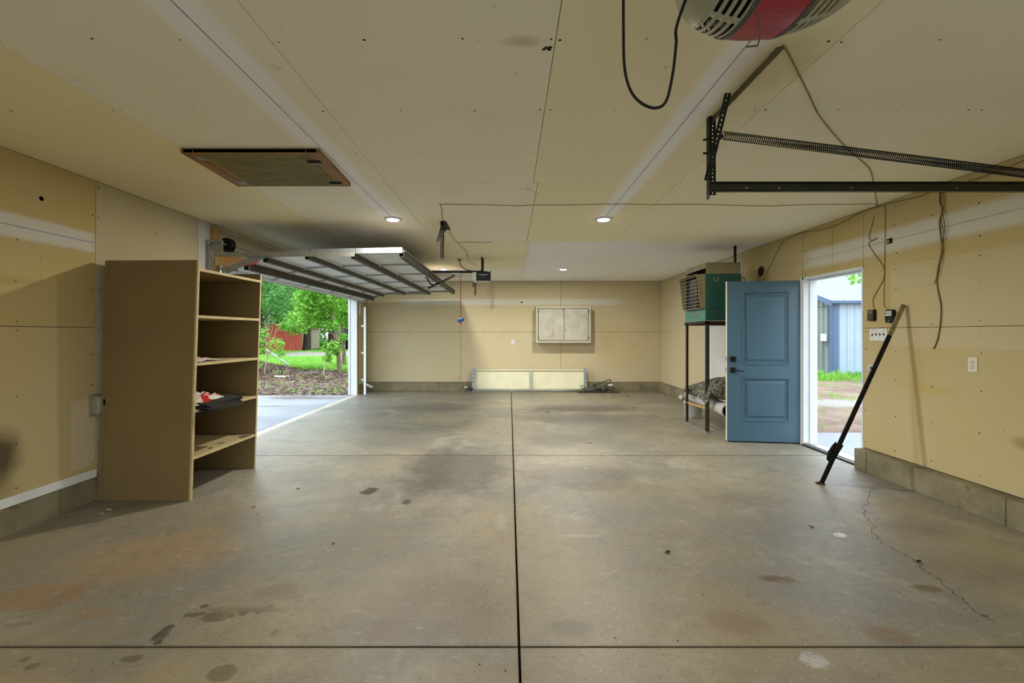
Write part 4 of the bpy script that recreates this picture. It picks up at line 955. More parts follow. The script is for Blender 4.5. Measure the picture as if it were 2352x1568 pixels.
mb = MB(); mb.lathe([(0,-.0072),(.013,-.0072),(.014,-.006)],(0,0,0),'x',14); mb.warp(lambda c: Vector((c.x,c.y*1.3-.018,c.z*1.2))+L((hx0-.004,hy0+.30,1.652))); mb.build('badge_emblem', M_hcream, ht2)
# draft hood, open at the front
mb = MB(); t = .004
mb.box(L((hx0+.01,hy0+.01,2.215)),L((hx1-.01,hy0+.014,2.372))); mb.box(L((hx0+.01,hy1-.014,2.215)),L((hx1-.01,hy1-.01,2.372))); mb.box(L((hx1-.014,hy0+.01,2.215)),L((hx1-.01,hy1-.01,2.372)))
mb.box(L((hx0+.01,hy0+.01,2.368)),L((hx1-.01,hy1-.01,2.372))); mb.box(L((hx0+.006,hy0+.01,2.295)),L((hx0+.01,hy1-.01,2.372))); mb.box(L((hx0+.14,hy0+.014,2.216)),L((hx0+.15,hy1-.014,2.367)),1)
mb.build('draft_hood', [M_hcream, M_black], ht2)
# louvre box with slanted mouth
fr = [(2.612,2.222,2.655),(2.672,1.745,2.70)]
mb = MB(); yA, yB = hy0+.015, hy1-.06
def side(y, s):
    a = [(hx0,y,2.205),(hx0,y,1.735),(2.672,y,1.742),(2.612,y,2.212)]
    mb.hexa([L(p) for p in a]+[L((p[0],p[1]+s*.006,p[2])) for p in a])
side(yA,1); side(yB,-1)
mb.hexa([L(p) for p in ((2.612,yA,2.206),(hx0,yA,2.206),(hx0,yB,2.206),(2.612,yB,2.206),(2.612,yA,2.213),(hx0,yA,2.213),(hx0,yB,2.213),(2.612,yB,2.213))])
mb.hexa([L(p) for p in ((2.672,yA,1.735),(hx0,yA,1.735),(hx0,yB,1.735),(2.672,yB,1.735),(2.672,yA,1.743),(hx0,yA,1.743),(hx0,yB,1.743),(2.672,yB,1.743))])
mb.build('louver_box', M_hcream, ht2)
mb = MB(); mb.box(L((hx0-.012,yA+.01,1.75)),L((hx0-.003,yB-.01,2.20))); mb.build('dark_core', M_black, ht2)
mb = MB()
for y in (6.33,6.40,6.47): mb.tube([L((hx0-.02,y,1.75)),L((hx0-.02,y,2.2))],.010,8)
mb.build('heat_tube', simple('dull_copper','#7d6a5c',.45,.4), ht2, smooth=True)
for k in range(9):
    f = (k+.35)/9; z = 2.205-f*.455; x = 2.614+f*.058
    mb = MB(); mb.bar(L((x+.012,yA+.008,z)),L((x+.012,yB-.008,z)),.009,.004,up=(.45,0,1)); mb.build('louver', M_slat, ht2)
for c_ in [(2.66+k*.006,yA-.0008,2.18-k*.058) for k in range(8)]+[(x,hy0-.0008,z) for x in (2.80,2.95,3.10) for z in (2.205,1.745)]:
    mb = MB(); mb.lathe([(0,-.002),(.006,-.0015),(.0065,0)],L(c_),'y',8); mb.build('screw', M_dark_steel, ht2)
mb = MB(); q = [L((2.83+a,hy0-.0012,2.155-b)) for a,b in ((0,0),(.012,-.002),(.03,.035),(.045,.045),(.06,.03),(.07,0),(.064,.0),(.055,.028),(.045,.038),(.034,.03),(.01,-.002))]
mb.tube([L((2.845,hy0-.001,2.165)),L((2.865,hy0-.001,2.125)),L((2.885,hy0-.001,2.115)),L((2.905,hy0-.001,2.13)),L((2.915,hy0-.001,2.165))],.003,4); tag(mb.build('scratch', M_slat, ht2),'pale V shaped scratch')
mb = MB(); mb.tube([L((3.235,6.3,2.15)),L((3.28,6.28,2.17)),L((3.30,6.26,2.16)),L((3.295,6.26,2.10)),L((3.28,6.25,2.02))],.008,6); mb.build('gas_tube', simple('brass_tube','#8b7a4a',.4,.6), ht2, smooth=True)
# stand
stn = empty('heater_stand', 'tall rusty steel angle stand holding the teal heater', 'stand', (2.985,6.56,0)); o2 = Vector(stn.location); L2 = lambda p: Vector(p)-o2
M_leg = simple('dark_leg_steel','#4c4436',.5,.4,var=.25,scale=9)
for (x,y) in ((2.735,6.20),(2.735,6.93),(3.40,6.20),(3.40,6.93)):
    sx = 1 if x < 3 else -1; sy = 1 if y < 6.5 else -1
    mb = MB(); mb.box(L2((x,y,.02)),L2((x+sx*.045,y+sy*.004,1.53))); mb.box(L2((x,y,.02)),L2((x+sx*.004,y+sy*.045,1.53))); mb.build('leg', M_leg, stn)
for x in (2.735,3.36):
    mb = MB(); mb.box(L2((x-.01,6.18,.0)),L2((x+.035,6.97,.022))); mb.build('foot_rail', M_galv, stn)
mb = MB(); mb.box(L2((2.73,6.19,1.505)),L2((3.41,6.235,1.552))); mb.box(L2((2.73,6.90,1.505)),L2((3.41,6.945,1.552))); mb.box(L2((2.73,6.19,1.515)),L2((2.77,6.945,1.552))); mb.box(L2((3.37,6.19,1.515)),L2((3.41,6.945,1.552)))
tag(mb.build('top_frame', M_rust, stn),'rust brown top frame')
for x in (2.742,3.36):
    mb = MB(); mb.bar(L2((x+.012,6.22,.335)),L2((x+.012,6.92,.315)),.02,.028); tag(mb.build('crossbar', M_raw_wood, stn),'bare wood crossbar')
cable('flue_pipe', [(3.262,6.45,2.0),(3.262,6.45,2.3),(3.262,6.45,2.648)], .018, M_black, 'thin black pipe rising from behind the teal heater to the ceiling', 'pipe', sub=2, n=10)

# bucket, vinyl roll and shaggy carpet under the heater
bu = empty('bucket', 'white plastic bucket on the floor under the heater stand', 'bucket', (3.03,7.37,0))
M_bkt = simple('bucket_white','#cbc8c0',.4,var=.06)
mb = MB(); mb.lathe([(0,.001),(.118,.001),(.122,.01),(.140,.235),(.147,.236),(.147,.25),(.142,.265),(.136,.265),(.13,.24),(.116,.02),(0,.018)],(0,0,0),'z',28); mb.build('pail', M_bkt, bu, smooth=True)
mb = MB(); mb.tube(cpath([(-.149,0,.24),(-.155,-.03,.16),(-.15,-.05,.09),(-.13,-.09,.05),(-.02,-.15,.045),(.1,-.11,.07),(.149,0,.24)]),.003,5); mb.build('bail', M_galv, bu)
vr = empty('vinyl_roll', 'white rolled sheet of vinyl with a dark hollow end under the heater', 'roll', (2.93,5.96,.345))
M_vin = simple('white_vinyl_sheet','#c6c4be',.45,var=.05); M_vin2 = simple('dark_inner_face','#1b1a18',.9)  # inner face of the roll is near black
a, b = Vector((0,0,0)), Vector((.03,1.35,.04)); d = (b-a).normalized(); u = d.cross(Vector((0,0,1))).normalized(); w = u.cross(d)
def spiral(rs, t0, t1, n): return [(rs*(1-.16*(i/n)), t0+(t1-t0)*i/n) for i in range(n+1)]
mb = MB(); sp_ = spiral(.098, 0, 2*math.pi*2.1, 60)
mb.grid([[a+d*L_+(u*math.cos(t)+w*math.sin(t))*r for r,t in sp_] for L_ in (0,(b-a).length)]); mb.grid([[a+d*L_+(u*math.cos(t)+w*math.sin(t))*(r-.006) for r,t in sp_] for L_ in (.0,(b-a).length)],mi=1)
mb.grid([[a+(u*math.cos(t)+w*math.sin(t))*r for r,t in sp_],[a+(u*math.cos(t)+w*math.sin(t))*(r-.006) for r,t in sp_]])
mb.build('sheet', [M_vin, M_vin2], vr, smooth=True)
M_shag = Mat('grey_shag',.95,spec=.1); M_shag.pos(False); n_ = M_shag.noise(42,3,.75); M_shag.color(ramp3(M_shag, n_, [(.3,lin('#14130f')),(.46,lin('#4c4a40')),(.6,lin('#8d897a')),(.72,lin('#d2cfc0'))])); M_shag.bump(n_,1,.02); M_shag = M_shag.mat
cr = empty('carpet', 'heap of grey flecked shag carpet slumped over the vinyl roll', 'carpet', (2.95,6.6,.44))
stz = [(7.33,.455,.10,.03,0),(7.2,.46,.17,.07,0),(6.98,.465,.20,.12,.0),(6.7,.48,.22,.17,.02),(6.45,.52,.22,.21,.02),(6.25,.55,.22,.24,.02),(6.08,.56,.21,.25,.02),(6.0,.55,.14,.18,.02)]
mb = MB(); rows = []
oo = Vector(cr.location)
for i in range(len(stz)-1):
    for k in range(5):
        t = k/5; y,zc,rx,rz,dx = [stz[i][q]+(stz[i+1][q]-stz[i][q])*t for q in range(5)]
        r = []
        for j in range(40):
            an = 2*math.pi*j/40; c, s_ = math.cos(an), math.sin(an)
            fold = 1+.12*math.sin(3*an+y*2)+.10*mnoise.noise(Vector((c*2,s_*2,y*3)))+.05*mnoise.noise(Vector((c*9,s_*9,y*14)))
            r.append(Vector((2.96+dx+rx*fold*c, y, zc+rz*fold*s_*(1 if s_>0 else .35)))-oo)
        rows.append(r)
vs = mb.grid(rows, closed_u=True); mb.bm.faces.new(vs[0]); mb.bm.faces.new(vs[-1])
mb.build('pile', M_shag, cr, smooth=True)
mb = MB(); rows = []
for i in range(25):
    s = i/24; r = []
    for j in range(15):
        t = j/14; wd = (1-t*.35)
        p = Vector((2.80-.08*math.sin(t*1.4)-.02*mnoise.noise(Vector((s*6,t*6,0))), 6.05+ .95*s*wd+.1*t, .74-.22*s*(1-t)-.34*t*(1-.45*s)+.02*mnoise.noise(Vector((s*5,t*5,2)))))
        r.append(p-oo)
    rows.append(r)
mb.grid(rows); mb.grid([[p+Vector((.016,0,.0)) for p in r] for r in rows]); mb.build('flap', M_shag, cr, smooth=True)
pl_ = crumple('plastic_wrap', (2.70,6.98,.36), .05, .06, .10, 9.2, [simple('clear_wrap','#a9a79c',.25,spec=.6),M_plw], .5, 'scrunched clear plastic wrap around the rear heater stand leg', 'plastic wrap')

# ================================================================= leaning steel fence post
po = empty('fence_post', 'black steel T post with a pale painted tip leaning on the right wall', 'fence post', (2.868,4.115,0)); p0 = Vector((0,0,.012)); p1 = Vector((3.622-2.868,0,1.648)); Lp = (p1-p0).length; d = (p1-p0).normalized(); n = Vector((0,-1,0)); w = d.cross(n).normalized()
M_post = simple('black_post_enamel','#0e0d0c',.5,.2,var=.3,scale=10); M_tip = simple('pale_post_tip','#9a9064',.7,.1,var=.28,scale=24)
def postpart(a, b, m, name):
    mb = MB(); mb.bar(p0+d*a+n*.02,p0+d*b+n*.02,.040,.004,up=n); mb.bar(p0+d*a+n*.004,p0+d*b+n*.004,.005,.03,up=n)
    k = a+.04
    while k < b: c = p0+d*k+n*.0225; mb.bar(c-w*.006,c+w*.006,.016,.008,up=n); k += .055
    mb.build(name, m, po)
postpart(0,Lp-.31,M_post,'shaft'); tag(bpy.data.objects['shaft'],'black painted shaft'); postpart(Lp-.31,Lp,M_tip,'tip'); tag(bpy.data.objects['tip'],'pale painted tip')
c = p0+d*.30; mb = MB()
q = [(-.085,-.03),(-.10,.01),(-.05,.045),(.02,.05),(.10,.06),(.085,.0),(.10,-.02),(.06,-.035),(-.02,-.048)]
rows = [[c+d*a+w*b+n*h for a,b in q] for h in (-.012,-.008)]; vs = mb.grid(rows,closed_u=True); mb.bm.faces.new(vs[0]); mb.bm.faces.new(vs[1]); mb.build('anchor_plate', simple('worn_anchor_plate','#3a382e',.7,.3,var=.4,scale=20), po)
mb = MB(); mb.box((-.03,-.04,-.001),(.02,.03,.008)); mb.tube([(-.045,-.02,.004),(.0,0,.02),(.02,.02,.004)],.006,5); tag(mb.build('mud_clod', simple('dried_mud','#4a4030',.9,var=.3,scale=30), po),'dried mud on the foot')

# ================================================================= litter on the floor
def leafbit(name, label, cat, u, v, sz, col, group=None, curl=.4):
    p = PF(u,v); mb = MB(); rows = []; rot = random.uniform(0,6.28)
    for i in range(7):
        s = i/6*2-1; r = []
        for j in range(5):
            t = j/4*2-1; wd = (1-abs(s)**1.8)*.5
            r.append(Vector((s*sz, t*wd*sz+random.uniform(-1,1)*sz*.06, .003+curl*sz*(t*t*.5+max(0,s)*.3)+random.uniform(0,1)*sz*.08)))
        rows.append(r)
    mb.grid(rows); ob = mb.build(name, simple(name+'_tint', col, .8, var=.2, scale=40), smooth=True); ob.location = p; ob.rotation_euler = (0,0,rot); return tag(ob,label,cat,group)
leafbit('paper_scrap','torn pale paper scrap on the floor just left of the bookcase foot','paper scrap',250,1173,.032,'#d9c79c')
leafbit('paper_scrap','small pale chip on the floor farther left of the bookcase foot','paper scrap',233,1181,.016,'#d9cfae')
leafbit('paper_scrap','crumpled white paper scrap on the far floor beside the centre joint','paper scrap',1257,947,.05,'#d9d6d0',curl=.9)
leafbit('candy_wrapper','small pink wrapper on the floor ahead of the heater stand','wrapper',1355,1018,.022,'#d9938a',curl=.8)
leafbit('dry_leaf','orange dry leaf on the far floor before the heater stand','leaf',1455,936,.055,'#b9733c')
leafbit('dry_leaf','orange dry leaf near the right end of the grey conduit','leaf',1440,909,.06,'#c58a58')
leafbit('dry_leaf','tan dry leaf on the floor just below the conduit cables','leaf',1408,913,.045,'#c9a06a')
leafbit('dry_leaf','small tan leaf by the conduit cap','leaf',1390,905,.04,'#caa676')
leafbit('dry_leaf','tiny orange leaf on the floor to the right of the bookcase','leaf',582,1164,.018,'#b98a45')
leafbit('dry_leaf','tiny tan leaf between the bookcase and the centre joint','leaf',592,1180,.012,'#b08a4d')
leafbit('dry_leaf','dark curled leaf on the right floor beside the long crack','leaf',2110,1291,.022,'#3a2a17')
leafbit('dry_leaf','small dark leaf on the floor ahead of the leaning post','leaf',1864,1211,.018,'#3f3626')
leafbit('dry_leaf','dark curled chip near the green stained patch of floor','leaf',1534,1269,.022,'#2c2b22')
leafbit('dry_leaf','little dark chip on the floor right of the bookcase','leaf',685,1123,.018,'#2a241a')
leafbit('dry_leaf','dark leaf crumb beside the oily drips left of the centre joint','leaf',765,1249,.012,'#2a251b')
mb = MB()
for k in range(170):
    u, v = random.uniform(0,2352), random.uniform(930,1560); p = PF(u,v)
    if p.x < -2.5 and 3.6 < p.y < 4.7: continue
    if p.x < XL+.05 or p.x > XR-.15 or p.y > YB-.4: continue
    r = random.uniform(.0022,.006); a = random.uniform(0,3.1)
    mb.face([p+Vector((math.cos(a+q)*r*(1 if q%2<1 else 1),math.sin(a+q)*r*.7,.0012+random.uniform(0,.002))) for q in (0,1.3,2.8,4.4)],random.choice((0,0,1)))
tag(mb.build('floor_grit', [simple('dark_grit','#2e271b',.9), simple('pale_grit','#a8986f',.9)]), 'scattered dark and pale crumbs of grit over the floor', 'grit', kind='stuff')
rp = cable('rope_end', [(XL+.10,10.13,.26),(XL+.16,10.12,.245),(XL+.22,10.12,.20),(XL+.29,10.13,.16),(XL+.33,10.14,.175),(XL+.28,10.14,.20),(XL+.20,10.14,.235),(XL+.12,10.14,.27)], .012, simple('white_rope','#d3cfc4',.8,var=.2,scale=60), 'looped white rope end tied low on the far garage door track', 'rope')
mb = MB(); mb.tube([(XL+.09,10.13,.262),(XL+.17,10.125,.25)],.017,8); s = mb.build('tape_wrap', simple('green_tape','#1e7f6d',.5)); s.parent = rp
OUT_TONE = .70       # outdoor colours are a little deeper than their swatches
swatch = lin
def lin(h): return tuple([c*OUT_TONE for c in swatch(h)[:3]]+[1])
# ================================================================= outdoors: driveway, yard, trees
M_drive = Mat('pale_driveway_concrete',.7); x,y,z = M_drive.pos(True)
c_ = M_drive.mix(lin('#9fa2a4'),lin('#b4b7ba'),M_drive.noise(.8,5).ramp(.3,.7)); wob = (M_drive.noise(1.3,5,.7)-.5)*2.2
c_ = M_drive.mix(c_, lin('#6f5f50'), M_drive.blob(x,y,-4.6,9.75,.9,.26,wob*.8,.9)*.85); c_ = M_drive.mix(c_, lin('#84776a'), M_drive.blob(x,y,-5.3,8.6,1.4,.10,wob,1.0)*.6)
c_ = M_drive.mix(c_, lin('#4a443c'), M_drive.voro(7).ramp(.05,.03)*.7)
M_drive.color(c_); M_drive.bump(M_drive.noise(60,3),.2,.003)
mb = MB(); mb.box((-8,-22,-.2),(9,YF-.005,-.02)); struct('added_apron', mb, M_drive.mat, 'unseen concrete apron added outside the added daylight doorway behind the viewer', 'driveway')  # unseen slab added to bounce daylight through the invented doorway
mb = MB(); mb.box((-13,2.2,-.2),(-3.545,10.09,-.02)); struct('driveway', mb, M_drive.mat, 'pale concrete driveway outside the raised garage door', 'driveway', bevel=.01)
M_far = Mat('far_meadow',.95,spec=.1); M_far.pos(True); M_far.color(M_far.mix(lin('#7a8a48'),lin('#a39a6a'),M_far.noise(.35,5,.65).ramp(.35,.65)))
mb = MB(); mb.grid([[Vector((-90+i*15,-70+j*15,-.32)) for i in range(13)] for j in range(13)]); struct('ground_base', mb, M_far.mat, 'flat rough meadow around the garage', 'ground')
def gh(x, y):
    h = 0.0
    if y > 16: h += .02*(min(y,30)-16)
    if y > 30: h -= .035*(min(y,38)-30)
    m = math.exp(-((x+9.3)/1.35)**2-((y-15.6)/1.2)**2)*.50 + math.exp(-((x+7.2)/1.3)**2-((y-15.9)/.6)**2)*.12
    rough = .035*mnoise.fractal(Vector((x*1.3,y*1.3,.2)),.9,2.1,4)
    fine = (.03*mnoise.noise(Vector((x*5,y*5,1.7)))) if y < 17 else 0
    return -.05+h+m+rough+fine+.04*mnoise.noise(Vector((x*.4,y*.4,5)))
def ground_mat():
    m = Mat('yard_soil_and_grass',.95,spec=.1); x,y,z = m.pos(True); n = m.noise(.9,5,.65); n2 = m.noise(6,5,.75); n3 = m.noise(22,3,.7)
    soil = m.mix(lin('#75665a'),lin('#a08d7b'),n2.ramp(.35,.65)); soil = m.mix(soil,lin('#c8ab84'),n3.ramp(.60,.70)*.85); soil = m.mix(soil,lin('#3f352d'),m.noise(13,3,.7).ramp(.6,.7)*.8); soil = m.mix(soil,lin('#dcd6cc'),m.voro(11).ramp(.08,.05)*.8)
    gr = m.mix(lin('#4f8f2a'),lin('#8fc94e'),n2.ramp(.3,.7)); gr = m.mix(gr,lin('#c2bf7c'),n3.ramp(.6,.75)*.5)
    path = m.mix(lin('#a39a8d'),lin('#c2bab0'),n3.ramp(.3,.7))
    yy = y+(n-.5)*2.2; col = m.mix(soil, gr, yy.ramp(15.8,16.5))
    pk = yy.ramp(24.3,24.9)*yy.ramp(29.0,28.4); col = m.mix(col, path, pk*x.gt(-13.8)*.95)
    col = m.mix(col, gr, m.noise(1.6,4,.7).ramp(.62,.68)*.8)
    m.color(col); m.bump(n3,.8,.03); return m.mat
mb = MB(); nx, ny = 90, 130
mb.grid([[Vector((X_, Y_, gh(X_,Y_))) for X_ in [-3.62-(i/nx)**1.7*36 for i in range(nx+1)]] for Y_ in [9.0+(j/ny)**1.6*50 for j in range(ny+1)]])
for f in list(mb.bm.faces):
    q = f.calc_center_median()
    if q.y < 10.0: mb.bm.faces.remove(f)
struct('ground_yard', mb, ground_mat(), 'bare soil and grass yard beyond the driveway', 'ground', smooth=True)
# foliage helpers
def leafmat(name, c1, c2, tr=.45):
    m = Mat(name,.5,spec=.25); m.pos(True); n = m.noise(1.1,3,.7); n2 = m.noise(23,1)
    col = m.mix(m.mix(lin(c1),lin(c2),n.ramp(.3,.7)),lin(c2),n2.ramp(.45,.65)*.6); m.color(col)
    t = m.nt.nodes.new('ShaderNodeBsdfTranslucent'); m.nt.links.new(col, t.inputs[0]); s = m.nt.nodes.new('ShaderNodeMixShader'); s.inputs[0].default_value = tr
    m.nt.links.new(m.bsdf.outputs[0], s.inputs[1]); m.nt.links.new(t.outputs[0], s.inputs[2]); m.nt.links.new(s.outputs[0], m.nt.nodes['Material Output'].inputs[0]); return m.mat
LM = [leafmat('bright_leaf','#6fbc36','#b4e868'), leafmat('mid_leaf','#4f9f38','#9cd960'), leafmat('deep_leaf','#4f9a4c','#9ad07f')]
M_bark = Mat('grey_brown_bark',.9); M_bark.pos(False); nb = M_bark.noise(6,5,.7,stretch=(6,6,1)); M_bark.color(M_bark.mix(lin('#5e4a3c'),lin('#a48d78'),nb.ramp(.3,.7))); M_bark.bump(nb,.8,.02); M_bark = M_bark.mat
M_barkd = simple('dark_bark','#4a3d35',.95,var=.25,scale=5); M_twig = simple('pale_bare_twig','#c3a593',.8,var=.15)
def leaves(mb, c, rad, n, sz, droop=.5, flat=1.0):
    for k in range(n):
        while True:
            v = Vector((random.uniform(-1,1),random.uniform(-1,1),random.uniform(-1,1)))
            if v.length <= 1: break
        v = v*(v.length**-.35 if v.length>.05 else 1)
        p = c+Vector((v.x*rad,v.y*rad,v.z*rad*flat)); a = random.uniform(0,6.283)
        d = Vector((math.cos(a),math.sin(a),-droop+random.uniform(-.5,.4))).normalized(); s = d.cross(Vector((random.uniform(-.6,.6),random.uniform(-.6,.6),1))).normalized(); l = sz*random.uniform(.7,1.3); w = l*random.uniform(.2,.33)
        nrm = s.cross(d)*(-l*.10)
        mb.face([p,p+d*l*.45+s*w+nrm,p+d*l,p+d*l*.45-s*w+nrm])
def tree(name, label, base, trunk, r, blobs, sz, lm, bark=None, branches=(), group=None, cat='tree', droop=.5):
    base = Vector(base); t = empty(name, label, cat, base, group); bark = bark or M_bark
    pts = cpath([Vector(p)-base for p in trunk]); mb = MB(); n = len(pts); mb.tube(pts,[r*(1-.6*i/(n-1)) for i in range(n)],9)
    for br in branches:
        q = cpath([Vector(p)-base for p in br]); m_ = len(q); mb.tube(q,[r*(.34 if r < .1 else .16)*(1-.8*i/(m_-1)) for i in range(m_)],6)
    mb.build('trunk', bark, t, smooth=True)
    mb = MB()
    for (c, rad, cnt) in blobs: leaves(mb, Vector(c)-base, rad, cnt, sz, droop)
    mb.build('foliage', lm, t); return t
# two young trees by the rubble line
b1 = PF(781,857,-.03)
g1 = 'young trees by the soil edge'
def A(u,v,y): return P(u,v,y)
tree('tree', 'young tree with a leaning grey trunk, left one of the pair by the soil edge', b1, [b1,A(779,830,b1.y),A(775,795,b1.y),A(768,755,b1.y),A(762,722,b1.y),A(748,690,b1.y),A(735,655,b1.y)], .085,
  [(A(742,690,b1.y),.55,520),(A(765,665,b1.y),.8,900),(A(735,640,b1.y),.8,800),(A(700,690,b1.y-.4),.38,240),(A(690,748,b1.y-.5),.24,90),(A(672,755,b1.y-.5),.2,70),(A(648,745,b1.y-.5),.12,40),(A(705,715,b1.y-.3),.32,180),(A(762,795,b1.y-.2),.26,200),(A(752,820,b1.y-.15),.14,60),(A(760,745,b1.y-.1),.22,110),(A(720,735,b1.y),.25,110)],
  .17, LM[0], branches=[[A(778,805,b1.y),A(772,775,b1.y-.1),A(748,760,b1.y-.3),A(715,755,b1.y-.4),A(690,750,b1.y-.5)],[A(762,722,b1.y),A(730,705,b1.y-.2),A(700,690,b1.y-.4)],[A(775,790,b1.y),A(766,782,b1.y-.2),A(760,795,b1.y-.2)]], group=g1)
b2 = PF(791,847,-.02)
tree('tree', 'young tree with a straight trunk nearest the white jamb', b2, [b2,A(789,800,b2.y),A(787,765,b2.y),A(786,730,b2.y),A(792,700,b2.y),A(800,660,b2.y)], .088,
  [(A(792,712,b2.y),.5,420),(A(800,690,b2.y-.3),.6,600),(A(812,720,b2.y-.4),.45,350),(A(785,670,b2.y),.8,700),(A(800,738,b2.y-.4),.24,120),(A(790,772,b2.y-.2),.16,70)], .17, LM[0],
  branches=[[A(787,752,b2.y),A(778,738,b2.y+.1),A(772,725,b2.y)],[A(786,735,b2.y),A(798,715,b2.y-.2),A(808,708,b2.y-.3)]], group=g1)
# bigger trees behind
g2 = 'big trees behind the red fence'
def big(u, y, zt, rad, lm, label, n, sz, zlow=2.3, r=.25, trunk_v=None):
    b = Vector(((u-U0)*y/F, y, gh((u-U0)*y/F,y)-.05)); blobs = []
    for k in range(n):
        a = random.uniform(0,6.28); q = random.uniform(.1,1)*rad; z = random.uniform(zlow, zt)
        blobs.append((b+Vector((math.cos(a)*q,math.sin(a)*q*.7,z)), random.uniform(.5,1.05), 210))
    tree('tree', label, b, [b,b+Vector((.05,0,1.4)),b+Vector((-.1,0,3)),b+Vector((.1,.1,zt*.8))], r, blobs, sz, lm, M_barkd, branches=[[b+Vector((0,0,1.8)),b+Vector((rad*.4,-.2,3)),b+Vector((rad*.8,-.3,4))],[b+Vector((0,0,2)),b+Vector((-rad*.4,-.2,3.2)),b+Vector((-rad*.8,-.3,4.2))]], group=g2)
big(704, 31.0, 8, 3.2, LM[1], 'big dark trunked tree at the end of the red fence', 34, .30, zlow=2.0, r=.30)
big(640, 33.5, 9, 3.6, LM[0], 'bright leafy tree rising behind the middle of the red fence', 34, .30, zlow=2.6)
big(598, 26.0, 7, 2.6, LM[2], 'bluish green tree at the left behind the bookcase edge', 26, .26, zlow=2.1)
big(760, 33.0, 8, 3.0, LM[1], 'dark trunked tree behind the pair of young trees', 30, .30, zlow=2.2, r=.28)
big(560, 36.0, 9, 3.4, LM[1], 'broad tree far left beyond the fence', 22, .32, zlow=2.2)
big(690, 44.0, 11, 5, LM[0], 'tall pale tree in the far distance above the fence', 40, .36, zlow=3.0)
big(800, 40.0, 10, 4, LM[1], 'tall tree far behind the parked car', 30, .34, zlow=3.4)
def bush(u, y, h, rad, lm, label):
    b = Vector(((u-U0)*y/F, y, gh((u-U0)*y/F,y)-.02)); t = empty('shrub', label, 'shrub', b, 'bushes past the fence end'); mb = MB()
    for k in range(10): leaves(mb, Vector((random.uniform(-rad,rad),random.uniform(-.4,.4),random.uniform(.3,h))), random.uniform(.35,.6), 130, .2)
    mb.build('foliage', lm, t); mb = MB()
    for k in range(4): mb.tube([(0,0,0),(random.uniform(-.3,.3),0,h*.4),(random.uniform(-rad,rad)*.7,0,h*.9)],.03,5,r1=.01)
    mb.build('stems', M_barkd, t)
bush(722, 41.5, 2.0, 1.0, LM[1], 'bushy green shrub just past the end of the red fence')
bush(752, 43, 1.7, .9, LM[2], 'pale green shrub left of the parked car')
# bare twiggy shrub
bs = Vector(P(606,842,14.8)); bs.z = gh(bs.x,bs.y)-.05
sh = empty('bare_shrub', 'pale bare branched shrub on the rubble mound left of the red fence', 'shrub', bs); mb = MB()
for pts, r in (([(0,0,0),(.12,0,.5),(.18,0,.95),(.16,0,1.35)],.024),([(.18,0,.95),(.02,0,1.25),(.05,0,1.6),(-.1,0,1.75)],.014),([(.17,0,1.0),(.32,0,1.15),(.38,0,1.5),(.6,0,1.62)],.014),([(.15,0,.6),(-.15,0,.72),(-.45,0,.62)],.016),([(.17,0,.7),(.3,0,.8),(.36,0,1.0)],.016),([(.37,0,1.4),(.5,0,1.45),(.85,0,1.4)],.009),([(.05,0,1.5),(.15,0,1.8),(.1,0,2.1)],.009),([(.16,0,1.3),(.26,0,1.6),(.22,0,1.95)],.010)):
    q = cpath([Vector(p)+Vector((0,random.uniform(-.1,.1),0)) for p in pts]); mb.tube(q,[r*(1-.7*i/(len(q)-1)) for i in range(len(q))],6)
mb.build('branches', M_twig, sh, smooth=True)
mb = MB()
for c,rr,n in (((-.15,0,1.35),.28,130),((-.2,0,.95),.25,120),((.45,-.1,1.0),.24,110),((.6,-.1,.72),.12,50),((-.3,0,.4),.2,60),((1.1,-.2,1.85),.25,120)): leaves(mb, Vector(c), rr, n, .13)
mb.build('foliage', LM[0], sh)
# red fence
fe = empty('red_fence', 'weathered red board fence across the yard', 'fence', (-17.5,30,.2))
M_fred = Mat('red_stained_boards',.8); M_fred.pos(True); M_fred.color(M_fred.mix(M_fred.mix(lin('#9c4233'),lin('#bf5a45'),M_fred.noise(2.5,4,.7,stretch=(6,1,.5)).ramp(.3,.7)),lin('#c9b3a2'),M_fred.noise(4,4,.7,stretch=(6,1,.6)).ramp(.66,.74)*.7)); M_fred = M_fred.mat
o = Vector(fe.location); mb = MB(); xx = -24.0
while xx < -14.05:
    w_ = .142; t0 = 2.07+random.uniform(-.015,.015); g0 = gh(xx,30)-.02; yy = 30+random.uniform(-.006,.006)
    pr = [(xx,g0),(xx+w_,g0),(xx+w_,t0-.03),(xx+w_-.025,t0),(xx+.025,t0),(xx,t0-.03)]
    vs = mb.grid([[Vector((a,yy+h,b))-o for a,b in pr] for h in (0,.018)],closed_u=True); mb.bm.faces.new(vs[0]); mb.bm.faces.new(vs[1]); xx += w_+.006
mb.build('boards', M_fred, fe)
mb = MB()
for z in (.6,1.25,1.8): mb.box(Vector((-24,30.02,z))-o,Vector((-14.0,30.06,z+.09))-o)
mb.build('rails', M_fred, fe)
